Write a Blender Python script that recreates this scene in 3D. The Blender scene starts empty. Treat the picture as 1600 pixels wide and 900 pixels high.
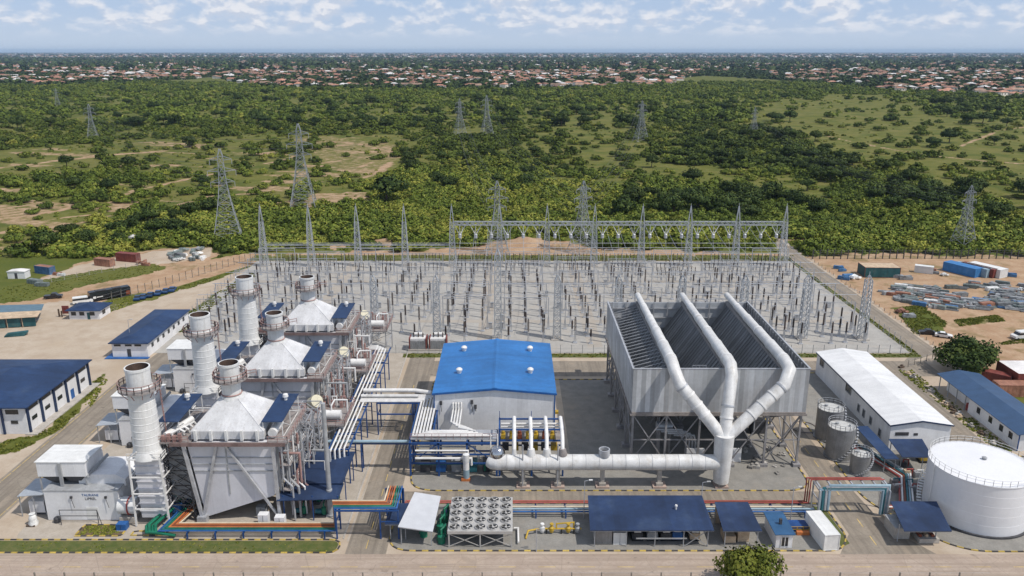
import bpy, math, random
import numpy as np
from mathutils import Vector, Matrix
from mathutils.geometry import tessellate_polygon
random.seed(7)
RNG = np.random.default_rng(11)
scene = bpy.context.scene
COL = scene.collection
# ------------------------------------------------------------------ camera calibration
H, F = 75.0, 1260.0
PITCH = math.atan(370.0 / F)
CP, SP = math.cos(PITCH), math.sin(PITCH)

def P(u, v, z=0.0):
    """the world point at height z that the photograph shows at pixel u, v"""
    a, b = (u - 800) / F, -(v - 450) / F
    dx, dy, dz = a, CP + b * SP, -SP + b * CP
    t = (z - H) / dz
    return (dx * t, dy * t)

def proj(x, y, z=0.0):
    q = z - H
    d = y * CP - q * SP
    d = np.where(np.abs(d) < 1, 1, d)
    return 800 + F * x / d, 450 - F * (y * SP + q * CP) / d

# ------------------------------------------------------------------ mesh builder
class MB:
    def __init__(s):
        s.v, s.f, s.m = [], [], []
    def add(s, vs, fs, mi=0):
        o = len(s.v)
        s.v += [tuple(p) for p in vs]
        s.f += [tuple(i + o for i in f) for f in fs]
        s.m += [mi] * len(fs)
        return s
    def box(s, x0, x1, y0, y1, z0, z1, mi=0):
        return s.add([(x0,y0,z0),(x1,y0,z0),(x1,y1,z0),(x0,y1,z0),(x0,y0,z1),(x1,y0,z1),(x1,y1,z1),(x0,y1,z1)],
                     [(0,3,2,1),(4,5,6,7),(0,1,5,4),(1,2,6,5),(2,3,7,6),(3,0,4,7)], mi)
    def obox(s, c, d, rz=0, mi=0, rx=0):
        M = Matrix.Translation(c) @ Matrix.Rotation(rz, 4, 'Z') @ Matrix.Rotation(rx, 4, 'X')
        t = MB().box(-d[0]/2, d[0]/2, -d[1]/2, d[1]/2, -d[2]/2, d[2]/2)
        return s.add([M @ Vector(p) for p in t.v], t.f, mi)
    def bar(s, p, q, w, h=None, mi=0):
        h = h or w
        p, q = Vector(p), Vector(q)
        d = (q - p)
        if d.length < 1e-6: return s
        d.normalize()
        up = Vector((0,0,1)) if abs(d.z) < .95 else Vector((0,1,0))
        a = d.cross(up).normalized(); b = a.cross(d)
        vs = []
        for c in (p, q):
            for i, j in ((-1,-1),(1,-1),(1,1),(-1,1)):
                vs.append(c + a*(i*w/2) + b*(j*h/2))
        return s.add(vs, [(3,2,1,0),(4,5,6,7),(0,1,5,4),(1,2,6,5),(2,3,7,6),(3,0,4,7)], mi)
    def path(s, pts, r, n=10, mi=0, closed=False, r_end=None):
        pts = [Vector(p) for p in pts]
        k = len(pts)
        rings = []
        ref = None
        for i in range(k):
            if closed:
                a, b = pts[i]-pts[i-1], pts[(i+1) % k]-pts[i]
            else:
                a = pts[i]-pts[i-1] if i else pts[1]-pts[0]
                b = pts[i+1]-pts[i] if i < k-1 else a
            a.normalize(); b.normalize()
            t = (a+b)
            if t.length < 1e-6: t = b.copy()
            t.normalize()
            if ref is None:
                ref = Vector((0,0,1)) if abs(t.z) < .9 else Vector((0,1,0))
            e1 = t.cross(ref)
            if e1.length < 1e-4:
                ref = Vector((1,0,0)); e1 = t.cross(ref)
            e1.normalize(); e2 = e1.cross(t).normalized(); ref = e2
            st = 1/max(.5, t.dot(b))
            bend = (b-a)
            bend = bend.normalized() if bend.length > 1e-5 else None
            rr = r if r_end is None else r+(r_end-r)*i/(k-1)
            ring = []
            for j in range(n):
                an = 2*math.pi*j/n
                o = e1*math.cos(an)*rr + e2*math.sin(an)*rr
                if bend is not None:
                    o = o + bend*(o.dot(bend))*(st-1)
                ring.append(pts[i]+o)
            rings.append(ring)
        vs = [p for R in rings for p in R]
        fs = []
        for i in range(k if closed else k-1):
            i2 = (i+1) % k
            for j in range(n):
                j2 = (j+1) % n
                fs.append((i*n+j, i*n+j2, i2*n+j2, i2*n+j))
        if not closed:
            fs.append(tuple(range(n))[::-1]); fs.append(tuple((k-1)*n+j for j in range(n)))
        return s.add(vs, fs, mi)
    def tube(s, p, q, r, r2=None, n=10, mi=0):
        return s.path([p, q], r, n, mi, r_end=r2)
    def lathe(s, x, y, prof, n=28, mi=0, cap_top=True, cap_bot=False):
        vs, fs = [], []
        for r, z in prof:
            for j in range(n):
                a = 2*math.pi*j/n
                vs.append((x+r*math.cos(a), y+r*math.sin(a), z))
        for i in range(len(prof)-1):
            for j in range(n):
                j2 = (j+1) % n
                fs.append((i*n+j, i*n+j2, (i+1)*n+j2, (i+1)*n+j))
        k = len(prof)-1
        if cap_top: fs.append(tuple(k*n+j for j in range(n)))
        if cap_bot: fs.append(tuple(range(n))[::-1])
        return s.add(vs, fs, mi)
    def prism_y(s, poly, y0, y1, mi=0):
        n = len(poly)
        vs = [(x, y0, z) for x, z in poly] + [(x, y1, z) for x, z in poly]
        fs = [tuple(range(n)), tuple(range(n, 2*n))[::-1]]
        for i in range(n):
            j = (i+1) % n
            fs.append((i, i+n, j+n, j))
        return s.add(vs, fs, mi)
    def prism_x(s, poly, x0, x1, mi=0):
        n = len(poly)
        vs = [(x0, y, z) for y, z in poly] + [(x1, y, z) for y, z in poly]
        fs = [tuple(range(n))[::-1], tuple(range(n, 2*n))]
        for i in range(n):
            j = (i+1) % n
            fs.append((i, j, j+n, i+n))
        return s.add(vs, fs, mi)
    def slab(s, quad, th, mi=0):
        """a sheet with thickness: four top corners (counter-clockwise), thickness downwards"""
        vs = [tuple(p) for p in quad] + [(p[0], p[1], p[2]-th) for p in quad]
        return s.add(vs, [(0,1,2,3),(7,6,5,4),(0,4,5,1),(1,5,6,2),(2,6,7,3),(3,7,4,0)], mi)
    def ring(s, c, R, r, n=24, m=5, mi=0, axis='z'):
        pts = []
        for j in range(n):
            a = 2*math.pi*j/n
            if axis == 'z': pts.append((c[0]+R*math.cos(a), c[1]+R*math.sin(a), c[2]))
            elif axis == 'x': pts.append((c[0], c[1]+R*math.cos(a), c[2]+R*math.sin(a)))
            else: pts.append((c[0]+R*math.cos(a), c[1], c[2]+R*math.sin(a)))
        return s.path(pts, r, m, mi, closed=True)
    def rail(s, pts, h=1.1, w=.07, sp=1.5, mi=0, closed=False):
        """a handrail with posts along a line of deck points"""
        pts = [Vector(p) for p in pts]
        segs = list(zip(pts, pts[1:]+([pts[0]] if closed else [])))
        if not closed: segs = segs[:len(pts)-1]
        for a, b in segs:
            L = (b-a).length
            k = max(1, int(L/sp))
            for i in range(k+1):
                p = a.lerp(b, i/k)
                s.bar(p, p+Vector((0,0,h)), w, mi=mi)
            for z in (h, h*.55):
                s.bar(a+Vector((0,0,z)), b+Vector((0,0,z)), w, mi=mi)
        return s
    def build(s, name, mats, parent=None, smooth=None, origin=None):
        o3 = Vector((0,0,0)) if origin is None else Vector(origin)
        if parent is not None:
            r = parent
            while r.parent: r = r.parent
            o3 = r.location.copy()
        me = bpy.data.meshes.new(name)
        me.from_pydata([(p[0]-o3.x, p[1]-o3.y, p[2]-o3.z) for p in s.v], [], s.f)
        if not isinstance(mats, (list, tuple)): mats = [mats]
        for m in mats: me.materials.append(m)
        if len(mats) > 1: me.polygons.foreach_set('material_index', s.m)
        if smooth:
            me.polygons.foreach_set('use_smooth', [True]*len(me.polygons))
            me.set_sharp_from_angle(angle=math.radians(smooth if smooth is not True else 35))
        me.update()
        o = bpy.data.objects.new(name, me)
        COL.objects.link(o)
        if parent is not None: o.parent = parent
        elif origin is not None: o.location = o3
        return o

def tag(o, label, cat=None, group=None):
    o['label'] = label
    if cat: o['category'] = cat
    if group: o['group'] = group
    return o
def thing(name, label, cat, loc=(0,0,0), group=None):
    o = bpy.data.objects.new(name, None); COL.objects.link(o)
    o.location = loc; o.empty_display_size = .1
    bpy.context.view_layer.update
    return tag(o, label, cat, group)
def copy_tree(o, loc=None, rz=None, label=None, group=None, parent=None, scale=None):
    c = o.copy(); COL.objects.link(c)
    if parent is not None: c.parent = parent
    for ch in o.children: copy_tree(ch, parent=c)
    if loc is not None: c.location = loc
    if rz is not None: c.rotation_euler = (0,0,rz)
    if scale is not None: c.scale = scale if isinstance(scale, (tuple, list)) else (scale,)*3
    if label: c['label'] = label
    if group: c['group'] = group
    return c
def structure(o): o['kind'] = 'structure'; return o
def stuff(o, label=None, cat=None):
    o['kind'] = 'stuff'
    if label: o['label'] = label
    if cat: o['category'] = cat
    return o

# ------------------------------------------------------------------ materials
def srgb(r, g, b):
    return tuple(((c/255)/12.92 if c/255 <= .04045 else ((c/255+.055)/1.055)**2.4) for c in (r, g, b))
class NT:
    def __init__(s, m):
        s.t = m.node_tree; s.n = s.t.nodes; s.l = s.t.links
    def new(s, ty, **kw):
        n = s.n.new(ty)
        for k, v in kw.items():
            if k == 'inp':
                for a, b in v.items():
                    if hasattr(b, 'is_output'): s.l.new(b, n.inputs[a])
                    else: n.inputs[a].default_value = b
            else: setattr(n, k, v)
        return n
    def math(s, op, a, b=None, c=None, clamp=False):
        n = s.n.new('ShaderNodeMath'); n.operation = op; n.use_clamp = clamp
        for i, x in enumerate((a, b, c)):
            if x is None: continue
            if hasattr(x, 'is_output'): s.l.new(x, n.inputs[i])
            else: n.inputs[i].default_value = x
        return n.outputs[0]
    def mix(s, f, a, b, mode='MIX'):
        n = s.n.new('ShaderNodeMix'); n.data_type = 'RGBA'; n.blend_type = mode
        for i, x in ((0, f), (6, a), (7, b)):
            if hasattr(x, 'is_output'): s.l.new(x, n.inputs[i])
            else: n.inputs[i].default_value = x if i == 0 else (*x[:3], 1)
        return n.outputs[2]
    def noise(s, vec, scale, detail=4, rough=.55, dims='3D'):
        n = s.n.new('ShaderNodeTexNoise'); n.noise_dimensions = dims
        n.inputs['Scale'].default_value = scale; n.inputs['Detail'].default_value = detail; n.inputs['Roughness'].default_value = rough
        if vec is not None: s.l.new(vec, n.inputs['Vector'])
        return n.outputs['Fac']
    def ramp(s, f, a, b, lo=0., hi=1.):
        n = s.n.new('ShaderNodeMapRange'); n.interpolation_type = 'SMOOTHSTEP'
        s.l.new(f, n.inputs[0])
        n.inputs[1].default_value = a; n.inputs[2].default_value = b; n.inputs[3].default_value = lo; n.inputs[4].default_value = hi
        return n.outputs[0]
def newmat(name):
    m = bpy.data.materials.new(name); m.use_nodes = True
    t = NT(m); b = t.n['Principled BSDF']
    return m, t, b
def mat(name, col, rough=.6, metal=0., var=.15, scale=.6, streak=0., dirt=None, dirt_amt=0., panel=None, pvar=.12, spec=.4, rand=0., bump=0.):
    """painted or bare surface with worn tone; streak: rain streaks down walls; panel: (axis, width) sheet to sheet tone"""
    m, t, b = newmat(name)
    tc = t.new('ShaderNodeTexCoord').outputs['Object']
    n1 = t.noise(tc, scale, 5, .6)
    k = t.ramp(n1, .3, .7, 1-var, 1+var)
    n2 = t.noise(tc, scale*9, 3, .6)
    k = t.math('MULTIPLY', k, t.ramp(n2, .3, .7, 1-var*.5, 1+var*.5))
    if panel:
        sx = t.new('ShaderNodeSeparateXYZ'); t.l.new(tc, sx.inputs[0])
        f = t.math('FLOOR', t.math('DIVIDE', sx.outputs['XYZ'.index(panel[0].upper())], panel[1]))
        wn = t.new('ShaderNodeTexWhiteNoise', noise_dimensions='1D'); t.l.new(f, wn.inputs['W'])
        k = t.math('MULTIPLY', k, t.math('MULTIPLY_ADD', wn.outputs['Value'], pvar*2, 1-pvar))
    if rand:
        oi = t.new('ShaderNodeObjectInfo')
        k = t.math('MULTIPLY', k, t.math('MULTIPLY_ADD', oi.outputs['Random'], rand*2, 1-rand))
    vm = t.new('ShaderNodeVectorMath', operation='SCALE'); vm.inputs[0].default_value = col; t.l.new(k, vm.inputs['Scale'])
    c = vm.outputs[0]
    if streak:
        mp = t.new('ShaderNodeMapping'); mp.inputs['Scale'].default_value = (2.2, 2.2, .12); t.l.new(tc, mp.inputs['Vector'])
        ns = t.noise(mp.outputs[0], 1.3, 4, .65)
        c = t.mix(t.ramp(ns, .48, .78, 0, streak), c, dirt or (.12,.10,.08))
    if dirt_amt:
        nd = t.noise(tc, scale*.7+.13, 6, .7)
        c = t.mix(t.ramp(nd, .5, .75, 0, dirt_amt), c, dirt or (.16,.12,.08))
    t.l.new(c, b.inputs['Base Color'])
    b.inputs['Roughness'].default_value = rough; b.inputs['Metallic'].default_value = metal
    b.inputs['Specular IOR Level'].default_value = spec
    if bump:
        bp = t.new('ShaderNodeBump'); bp.inputs['Strength'].default_value = bump; bp.inputs['Distance'].default_value = .05
        t.l.new(t.noise(tc, 8, 4), bp.inputs['Height']); t.l.new(bp.outputs[0], b.inputs['Normal'])
    return m
M = {}
M['clad'] = mat('white_cladding', (.74,.74,.745), .5, var=.07, scale=.25, streak=.22, dirt=(.45,.42,.38), panel=('x', 1.1), pvar=.05)
M['clad_y'] = mat('white_cladding_side', (.74,.74,.745), .5, var=.07, scale=.25, streak=.22, dirt=(.45,.42,.38), panel=('y', 1.1), pvar=.05)
M['white'] = mat('white_paint', (.68,.68,.665), .45, var=.09, scale=.4, streak=.35, dirt=(.34,.31,.27))
M['hoodwhite'] = mat('hood_sheet', (.60,.60,.605), .5, var=.10, scale=.4, streak=.4, dirt=(.3,.26,.22), panel=('x', 1.2), pvar=.06)
M['tankwhite'] = mat('tank_white', (.74,.74,.75), .4, var=.03, scale=.2, streak=.08, dirt=(.52,.49,.45))
M['lagging'] = mat('pipe_lagging', (.63,.625,.61), .42, var=.10, scale=.7, dirt_amt=.55, dirt=(.42,.37,.30), panel=('x', 1.17), pvar=.09, bump=.25)
M['lagpipe'] = mat('white_pipe', (.72,.71,.69), .4, var=.1, scale=.8, dirt_amt=.25, dirt=(.4,.36,.3))
M['casing'] = mat('boiler_casing', (.60,.60,.63), .5, var=.05, scale=.3, streak=.15, dirt=(.32,.30,.30), panel=('x', 2.3), pvar=.06)
M['grey'] = mat('grey_steel', (.33,.34,.35), .5, .0, var=.15, scale=.8, dirt_amt=.3)
M['galv'] = mat('galvanised_steel', (.46,.47,.49), .45, .35, var=.15, scale=.8)
M['lattice'] = mat('lattice_steel', (.42,.44,.46), .5, .2, var=.12, scale=.4)
M['pylon'] = mat('pylon_steel', (.30,.32,.33), .55, .2, var=.12, scale=.4)
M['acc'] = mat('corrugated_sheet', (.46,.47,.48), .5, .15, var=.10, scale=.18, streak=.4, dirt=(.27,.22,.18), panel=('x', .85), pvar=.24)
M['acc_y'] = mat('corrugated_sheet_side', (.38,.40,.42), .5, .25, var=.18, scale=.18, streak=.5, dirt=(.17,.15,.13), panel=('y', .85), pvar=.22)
M['fin'] = mat('fin_tubes', (.155,.165,.175), .55, .2, var=.15, scale=.3, panel=('y', .9), pvar=.26)
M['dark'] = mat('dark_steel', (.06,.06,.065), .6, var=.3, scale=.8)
M['navy'] = mat('navy_roof', (.014,.031,.080), .6, var=.22, scale=.12, panel=('x', 1.0), pvar=.10, dirt_amt=.5, dirt=(.05,.08,.14))
M['navy_y'] = mat('navy_roof_sheet', (.015,.038,.100), .58, var=.22, scale=.12, panel=('y', 1.0), pvar=.10, dirt_amt=.5, dirt=(.05,.08,.14))
M['blue'] = mat('bright_blue_roof', (.026,.15,.40), .45, var=.14, scale=.12, panel=('y', 1.0), pvar=.08, dirt_amt=.45, dirt=(.05,.2,.45))
M['bluesteel'] = mat('blue_steel', (.014,.06,.20), .45, var=.2, scale=.8)
M['rust'] = mat('red_oxide', (.33,.20,.18), .65, var=.25, scale=.9, dirt_amt=.4, dirt=(.2,.13,.1))
M['fascia'] = mat('dull_red_beam', (.20,.135,.125), .7, var=.25, scale=.9, dirt_amt=.5, dirt=(.24,.19,.17))
M['deckrust'] = mat('rusty_deck', (.26,.235,.225), .75, var=.25, scale=.7, dirt_amt=.5, dirt=(.24,.14,.12))
M['red'] = mat('red_paint', (.33,.06,.05), .45, var=.2)
M['orange'] = mat('orange_paint', (.48,.16,.05), .45, var=.15)
M['cream'] = mat('cream_paint', (.62,.52,.38), .45, var=.1)
M['brown'] = mat('brown_paint', (.22,.06,.03), .5, var=.15)
M['green'] = mat('green_paint', (.01,.15,.085), .45, var=.2)
M['teal'] = mat('teal_paint', (.03,.14,.17), .45, var=.2)
M['pblue'] = mat('blue_paint', (.02,.10,.30), .45, var=.2)
M['ltblue'] = mat('pale_blue_paint', (.27,.37,.43), .45, var=.12)
M['purple'] = mat('purple_paint', (.16,.05,.16), .5)
M['kerbyellow'] = mat('worn_kerb_yellow', (.46,.33,.07), .8, var=.3, dirt_amt=.5, dirt=(.35,.3,.22))
M['yellow'] = mat('yellow_paint', (.46,.30,.03), .5, var=.15)
M['black'] = mat('black_paint', (.02,.02,.02), .5)
M['porcelain'] = mat('dark_porcelain', (.035,.022,.020), .35, var=.2, rand=.4)
M['conc'] = mat('concrete', (.42,.39,.35), .85, var=.15, scale=.5, dirt_amt=.4, dirt=(.27,.24,.2))
M['glass'] = mat('window_glass', (.02,.025,.03), .12, var=.05, spec=.6)
M['chrome'] = mat('polished_steel', (.55,.55,.56), .15, 1., var=.05)
M['tankgrey'] = mat('grey_tank', (.26,.26,.26), .5, .3, var=.15, scale=.5, streak=.6, dirt=(.12,.11,.10))
M['tanktop'] = mat('tank_roof_sheet', (.5,.5,.48), .6, var=.2, dirt_amt=.5, dirt=(.3,.25,.2))
M['terra'] = mat('terracotta_tile', (.33,.165,.11), .8, var=.3, scale=.3, rand=.45)
M['housewall'] = mat('plaster_wall', (.74,.68,.60), .8, var=.15, scale=.2, rand=.15)
M['wroof'] = mat('pale_sheet_roof', (.66,.64,.62), .6, var=.15, scale=.2, rand=.15)
M['brroof'] = mat('faded_tile_roof', (.30,.20,.14), .8, var=.25, scale=.2, rand=.3)
M['boxred'] = mat('maroon_container', (.19,.045,.035), .6, var=.2, dirt_amt=.5, dirt=(.25,.15,.1), panel=('x', .35), pvar=.1)
M['boxbrown'] = mat('rusty_container', (.30,.14,.09), .7, var=.25, dirt_amt=.6, dirt=(.35,.25,.17), panel=('x', .35), pvar=.1)
M['boxblue'] = mat('blue_container', (.04,.18,.42), .55, var=.15, dirt_amt=.3, dirt=(.2,.25,.3), panel=('x', .35), pvar=.1)
M['boxwhite'] = mat('white_container', (.70,.70,.68), .5, var=.08, dirt_amt=.25, dirt=(.45,.42,.38), panel=('y', .4), pvar=.05)
M['boxteal'] = mat('teal_container', (.02,.09,.10), .6, var=.2, dirt_amt=.3, panel=('x', .35), pvar=.1)
M['tan'] = mat('sandy_sheet', (.50,.38,.26), .75, var=.2, dirt_amt=.4)
M['tyre'] = mat('rubber', (.018,.018,.018), .8)
M['carblue'] = mat('car_blue', (.02,.06,.16), .3, spec=.6, rand=.4)
M['carwhite'] = mat('car_white', (.72,.72,.70), .35, var=.05)
M['carblack'] = mat('car_black', (.015,.015,.018), .3, spec=.6)
M['bark'] = mat('bark', (.10,.07,.05), .9, var=.3, scale=2)
M['wrap'] = mat('dusty_wrap', (.36,.34,.31), .8, var=.3, scale=1.2, rand=.4)
M['paper'] = mat('pale_wrap', (.62,.62,.60), .6, var=.25, scale=1.2, rand=.35)
M['scrapgrey'] = mat('scrap_grey', (.235,.245,.25), .6, var=.3, scale=.8, rand=.45, dirt_amt=.4)
M['scrapgreen'] = mat('scrap_grey_green', (.16,.19,.18), .6, var=.3, scale=.8, rand=.3, dirt_amt=.4)
M['scrapblue'] = mat('scrap_blue', (.06,.16,.32), .6, var=.3, scale=.8, rand=.3, dirt_amt=.3)
# ------------------------------------------------------------------ noise and region masks in numpy
_LAT = RNG.random((256, 256))
def vnoise(x, y):
    xi, yi = np.floor(x).astype(int), np.floor(y).astype(int)
    fx, fy = x-xi, y-yi
    fx, fy = fx*fx*(3-2*fx), fy*fy*(3-2*fy)
    g = lambda i, j: _LAT[i & 255, j & 255]
    return (g(xi,yi)*(1-fx)+g(xi+1,yi)*fx)*(1-fy)+(g(xi,yi+1)*(1-fx)+g(xi+1,yi+1)*fx)*fy
def fbm(x, y, o=4):
    s, a, t = 0, .5, 0
    for i in range(o):
        s = s+a*vnoise(x*2**i+17.3*i, y*2**i+5.1*i); t += a; a *= .5
    return s/t
def inpoly(px, py, poly):
    r = np.zeros(px.shape, bool)
    n = len(poly)
    for i in range(n):
        x0, y0 = poly[i]; x1, y1 = poly[i-1]
        if y0 == y1: continue
        c = ((y0 > py) != (y1 > py)) & (px < (x1-x0)*(py-y0)/(y1-y0)+x0)
        r ^= c
    return r
def wp(poly): return [P(u, v) for u, v in poly]
def segdist(px, py, line):
    d = np.full(px.shape, 1e9)
    for (x0, y0), (x1, y1) in zip(line, line[1:]):
        dx, dy = x1-x0, y1-y0
        t = np.clip(((px-x0)*dx+(py-y0)*dy)/(dx*dx+dy*dy), 0, 1)
        d = np.minimum(d, np.hypot(px-x0-t*dx, py-y0-t*dy))
    return d
# scrub cover: (region, density, brightness of the leaves), later ones win
COVER = [(wp(p), d, s) for p, d, s in [
    ([(0,238),(200,216),(420,212),(480,205),(640,205),(655,262),(590,312),(330,332),(200,350),(140,395),(0,402),(-200,402),(-200,250)], .12, .85),
    ([(870,178),(1010,178),(1045,255),(1120,262),(1330,285),(1320,318),(1000,318),(930,300),(850,235)], .09, .7),
    ([(1180,162),(1320,146),(1450,150),(1900,160),(1900,360),(1600,335),(1480,285),(1350,250),(1240,215),(1140,196)], .05, .7),
    ([(1420,150),(1640,150),(1640,190),(1480,186)], .30, .5),
    ([(1000,180),(1060,180),(1080,250),(1040,262),(1010,240)], .45, .6),
    ([(1050,228),(1180,198),(1330,250),(1500,300),(1500,335),(1360,332),(1300,290),(1210,262),(1080,262)], .85, .35),
    ([(930,306),(1000,292),(1250,312),(1290,340),(960,345)], .95, .35),
    ([(620,262),(800,240),(930,300),(960,345),(1250,335),(1640,345),(1900,380),(1900,400),(1240,390),(1000,384),(830,366),(700,378),(400,392),(345,385),(230,388),(150,405),(60,428),(-60,450),(-200,450),(-200,430),(60,400),(90,372),(160,350),(330,330),(420,318),(600,322)], .88, 1.0),
    ([(1500,330),(1900,345),(1900,395),(1560,395)], .5, .7),
    ([(0,402),(130,392),(100,372),(40,380),(-200,400)], .2, .7),
    ([(150,255),(250,255),(250,300),(0,330),(0,290)], .45, .8),
]]
FIELD_EDGE = [P(u, v) for u, v in [(-400,120),(0,132),(60,135),(280,125),(330,120),(420,138),(520,138),(700,140),(900,138),(1100,118),(1260,128),(1400,142),(1700,152),(2000,152)]]
def cover(x, y):
    d = np.full(x.shape, .40); s = np.full(x.shape, .6)
    nn = fbm(x/45, y/45)
    big = fbm(x/160+9, y/160)
    d = np.clip(d+(nn-.5)*1.2+(big-.5)*.8, .05, 1)
    wx = x+(fbm(x/26+3, y/26)-.5)*85; wy = y+(fbm(x/26, y/26+7)-.5)*85; near = y < 345; wx = np.where(near, x, wx); wy = np.where(near, y, wy)
    for poly, dd, ss in COVER:
        k = inpoly(wx, wy, poly)
        d[k] = np.clip(dd*(1 if dd > .9 else .6+.8*nn[k] if dd > .7 else .55+.9*nn[k]), 0, 1); s[k] = ss
    s = s*(.75+.5*big)
    d[(y < 306) & (x > -96) & (x < 107)] = 0
    return d, s
TRACKS = [([P(u, v) for u, v in l], w) for l, w in [
    ([(-60,268),(0,262),(80,252),(170,243),(260,236)], 5), ([(-60,360),(0,345),(90,330),(210,297),(280,283),(380,263),(440,252),(470,240)], 2.4),
    ([(-60,385),(0,375),(110,352),(200,330)], 2.2), ([(-60,402),(0,392),(90,374),(150,352)], 3.5), ([(0,365),(70,345),(160,332)], 2),
    ([(240,330),(330,305),(420,298),(500,303)], 2.2), ([(400,242),(470,232),(560,225),(625,240),(600,262),(570,280)], 4),
    ([(485,218),(540,222),(600,228),(640,240)], 5), ([(530,276),(560,262),(600,245)], 2), ([(540,240),(580,236),(620,246)], 2.2), ([(500,256),(560,246),(610,250)], 2),
    ([(1285,212),(1330,222),(1400,236),(1470,245),(1640,258)], 3), ([(1500,228),(1560,204),(1600,198)], 2.6), ([(1515,333),(1560,345),(1640,368)], 3),
    ([(190,262),(260,258),(330,262)], 2), ([(700,190),(740,186),(800,178)], 3), ([(1320,275),(1370,268),(1400,262)], 2)]]
def bare_mask(x, y):
    wx = x+(fbm(x/7+3, y/7)-.5)*9; wy = y+(fbm(x/7, y/7+7)-.5)*14
    m = np.zeros(x.shape)
    for poly, k in BARE:
        m = np.maximum(m, np.where(inpoly(wx, wy, poly), k, 0))
    ten = fbm(x/12, y/12)
    st = fbm((x*.92-y*.12)/46+2, (y+x*.30)/13+5)
    m = np.maximum(m, np.where(inpoly(wx, wy, LEFTFIELD), np.clip((st-.545)*5, 0, .56), 0))
    for l, w in TRACKS:
        d = segdist(wx*.35+x*.65, wy*.35+y*.65, l)
        m = np.maximum(m, np.clip(1.35-d/w, 0, 1)*np.clip(ten*2.2-.42, 0, .85))
    return m
LEFTFIELD = wp([(-200,250),(0,240),(200,222),(420,218),(640,210),(640,262),(585,322),(330,330),(200,348),(140,392),(0,400),(-200,400)])
BARE = [(wp(p), k) for p, k in [
    ([(-80,470),(0,462),(70,448),(200,432),(330,404),(395,396),(402,412),(300,442),(230,458),(150,475),(0,492),(-80,495)], 1.),
    ([(40,442),(130,410),(240,390),(330,384),(345,408),(230,425),(60,446)], .8),
    ([(370,404),(400,397),(600,392),(740,386),(790,374),(855,374),(930,388),(1240,399),(1640,399),(1640,410),(1240,415),(370,412)], 1.),
    ([(1236,406),(1700,404),(1800,500),(1800,640),(1640,640),(1560,580),(1440,548),(1340,480)], 1.),
    ([(455,216),(520,212),(640,230),(600,270),(570,282),(520,262)], .42), ([(480,305),(580,300),(585,318),(500,325)], .58), ([(1310,395),(1440,395),(1460,400),(1300,402)], .9),
    ([(420,318),(500,306),(520,326),(440,334)], .55), ([(0,385),(120,366),(100,384),(0,398)], .5), ([(180,305),(215,298),(215,322),(170,325)], .6),
    ([(500,385),(600,378),(640,388)], .9), ([(1210,375),(1260,370),(1330,378),(1280,386)], .6), ([(170,430),(310,402),(350,402),(330,420),(190,445)], .6),
    ([(0,748),(60,700),(130,650),(150,610),(165,585),(190,590),(150,660),(90,720),(0,790)], .6),
]]
PAVED = [(wp(p), k) for p, k in [
    ([(-300,520),(0,484),(100,470),(155,476),(235,470),(395,413),(410,418),(330,470),(285,500),(285,900),(-300,900)], 1.),
    ([(40,442),(130,412),(240,392),(330,386),(330,402),(220,418),(60,446)], .7)]] + [([(-92,60),(112,60),(112,330),(104,330),(103,196),(-92,196)], 1.)]
GREEN = [(wp(p), k) for p, k in [
    ([(-80,462),(0,450),(140,424),(240,412),(262,418),(235,428),(130,447),(50,470),(0,474),(-80,480)], 1.), ([(1395,482),(1440,476),(1480,505),(1470,522),(1430,524)], .9), ([(1490,500),(1560,492),(1570,502),(1500,510)], .6),
    ([(1540,540),(1640,520),(1640,535)], .5), ([(0,690),(60,680),(128,620),(155,590),(165,582),(158,600),(100,668),(30,706),(0,710)], .95), ([(250,520),(330,462),(395,425),(400,432),(345,470),(280,525)], .85),
    ([(235,462),(330,432),(395,414),(390,418),(300,450)], .8), ([(395,399),(800,398),(1240,399),(1240,406),(390,408)], .8), ([(1250,398),(1600,400),(1600,405),(1250,404)], .4), ([(160,470),(205,462),(215,474),(170,488)], .6),
]]
def ground_attr(x, y):
    bare = bare_mask(x, y)
    wx = x+(fbm(x/4+3, y/4)-.5)*2.5; wy = y+(fbm(x/4, y/4+7)-.5)*2.5
    pav = np.zeros(x.shape); gr = np.zeros(x.shape)
    for p, k in PAVED: pav = np.maximum(pav, np.where(inpoly(wx, wy, p), k, 0))
    for p, k in GREEN: gr = np.maximum(gr, np.where(inpoly(wx, wy, p), k, 0))
    d, s = cover(x, y)
    town = np.clip((y-np.interp(x, [p[0] for p in FIELD_EDGE], [p[1] for p in FIELD_EDGE]))/60, 0, 1)
    lush = np.clip(d, 0, 1)
    bare = np.maximum(bare*(1-gr), 0); pav = pav*(1-gr)
    return bare, pav, np.maximum(lush, gr*.6), town

rows = [-300., -100., 0., 40.]
r = 60.
while r < 2600: rows.append(r); r *= 1.0058 if r > 130 else 1.012
while r < 60000: rows.append(r); r *= 1.035
rows = np.array(rows)
cols = np.linspace(-1, 1, 441)
Yg, Sg = np.meshgrid(rows, cols, indexing='ij')
Xg = Sg*(np.maximum(Yg, 40)*.80+60)
MOUND = P(822, 388)
def hgt(x, y):
    w = np.clip((y-335)/120, 0, 1)
    h = (fbm(x/90, y/90, 3)-.5)*3.0*w
    h = h+3.2*np.exp(-(((x-MOUND[0])/9)**2+((y-MOUND[1]-6)/6)**2))*(.7+.6*fbm(x/4, y/4))
    h = h+1.5*np.exp(-(((x-P(600,388)[0])/9)**2+((y-P(600,386)[1]-8)/5)**2))
    return h
Zg = hgt(Xg, Yg)
nr, nc = Yg.shape
co = np.stack([Xg, Yg, Zg], -1).reshape(-1, 3).astype(np.float32)
idx = np.arange(nr*nc).reshape(nr, nc)
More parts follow.
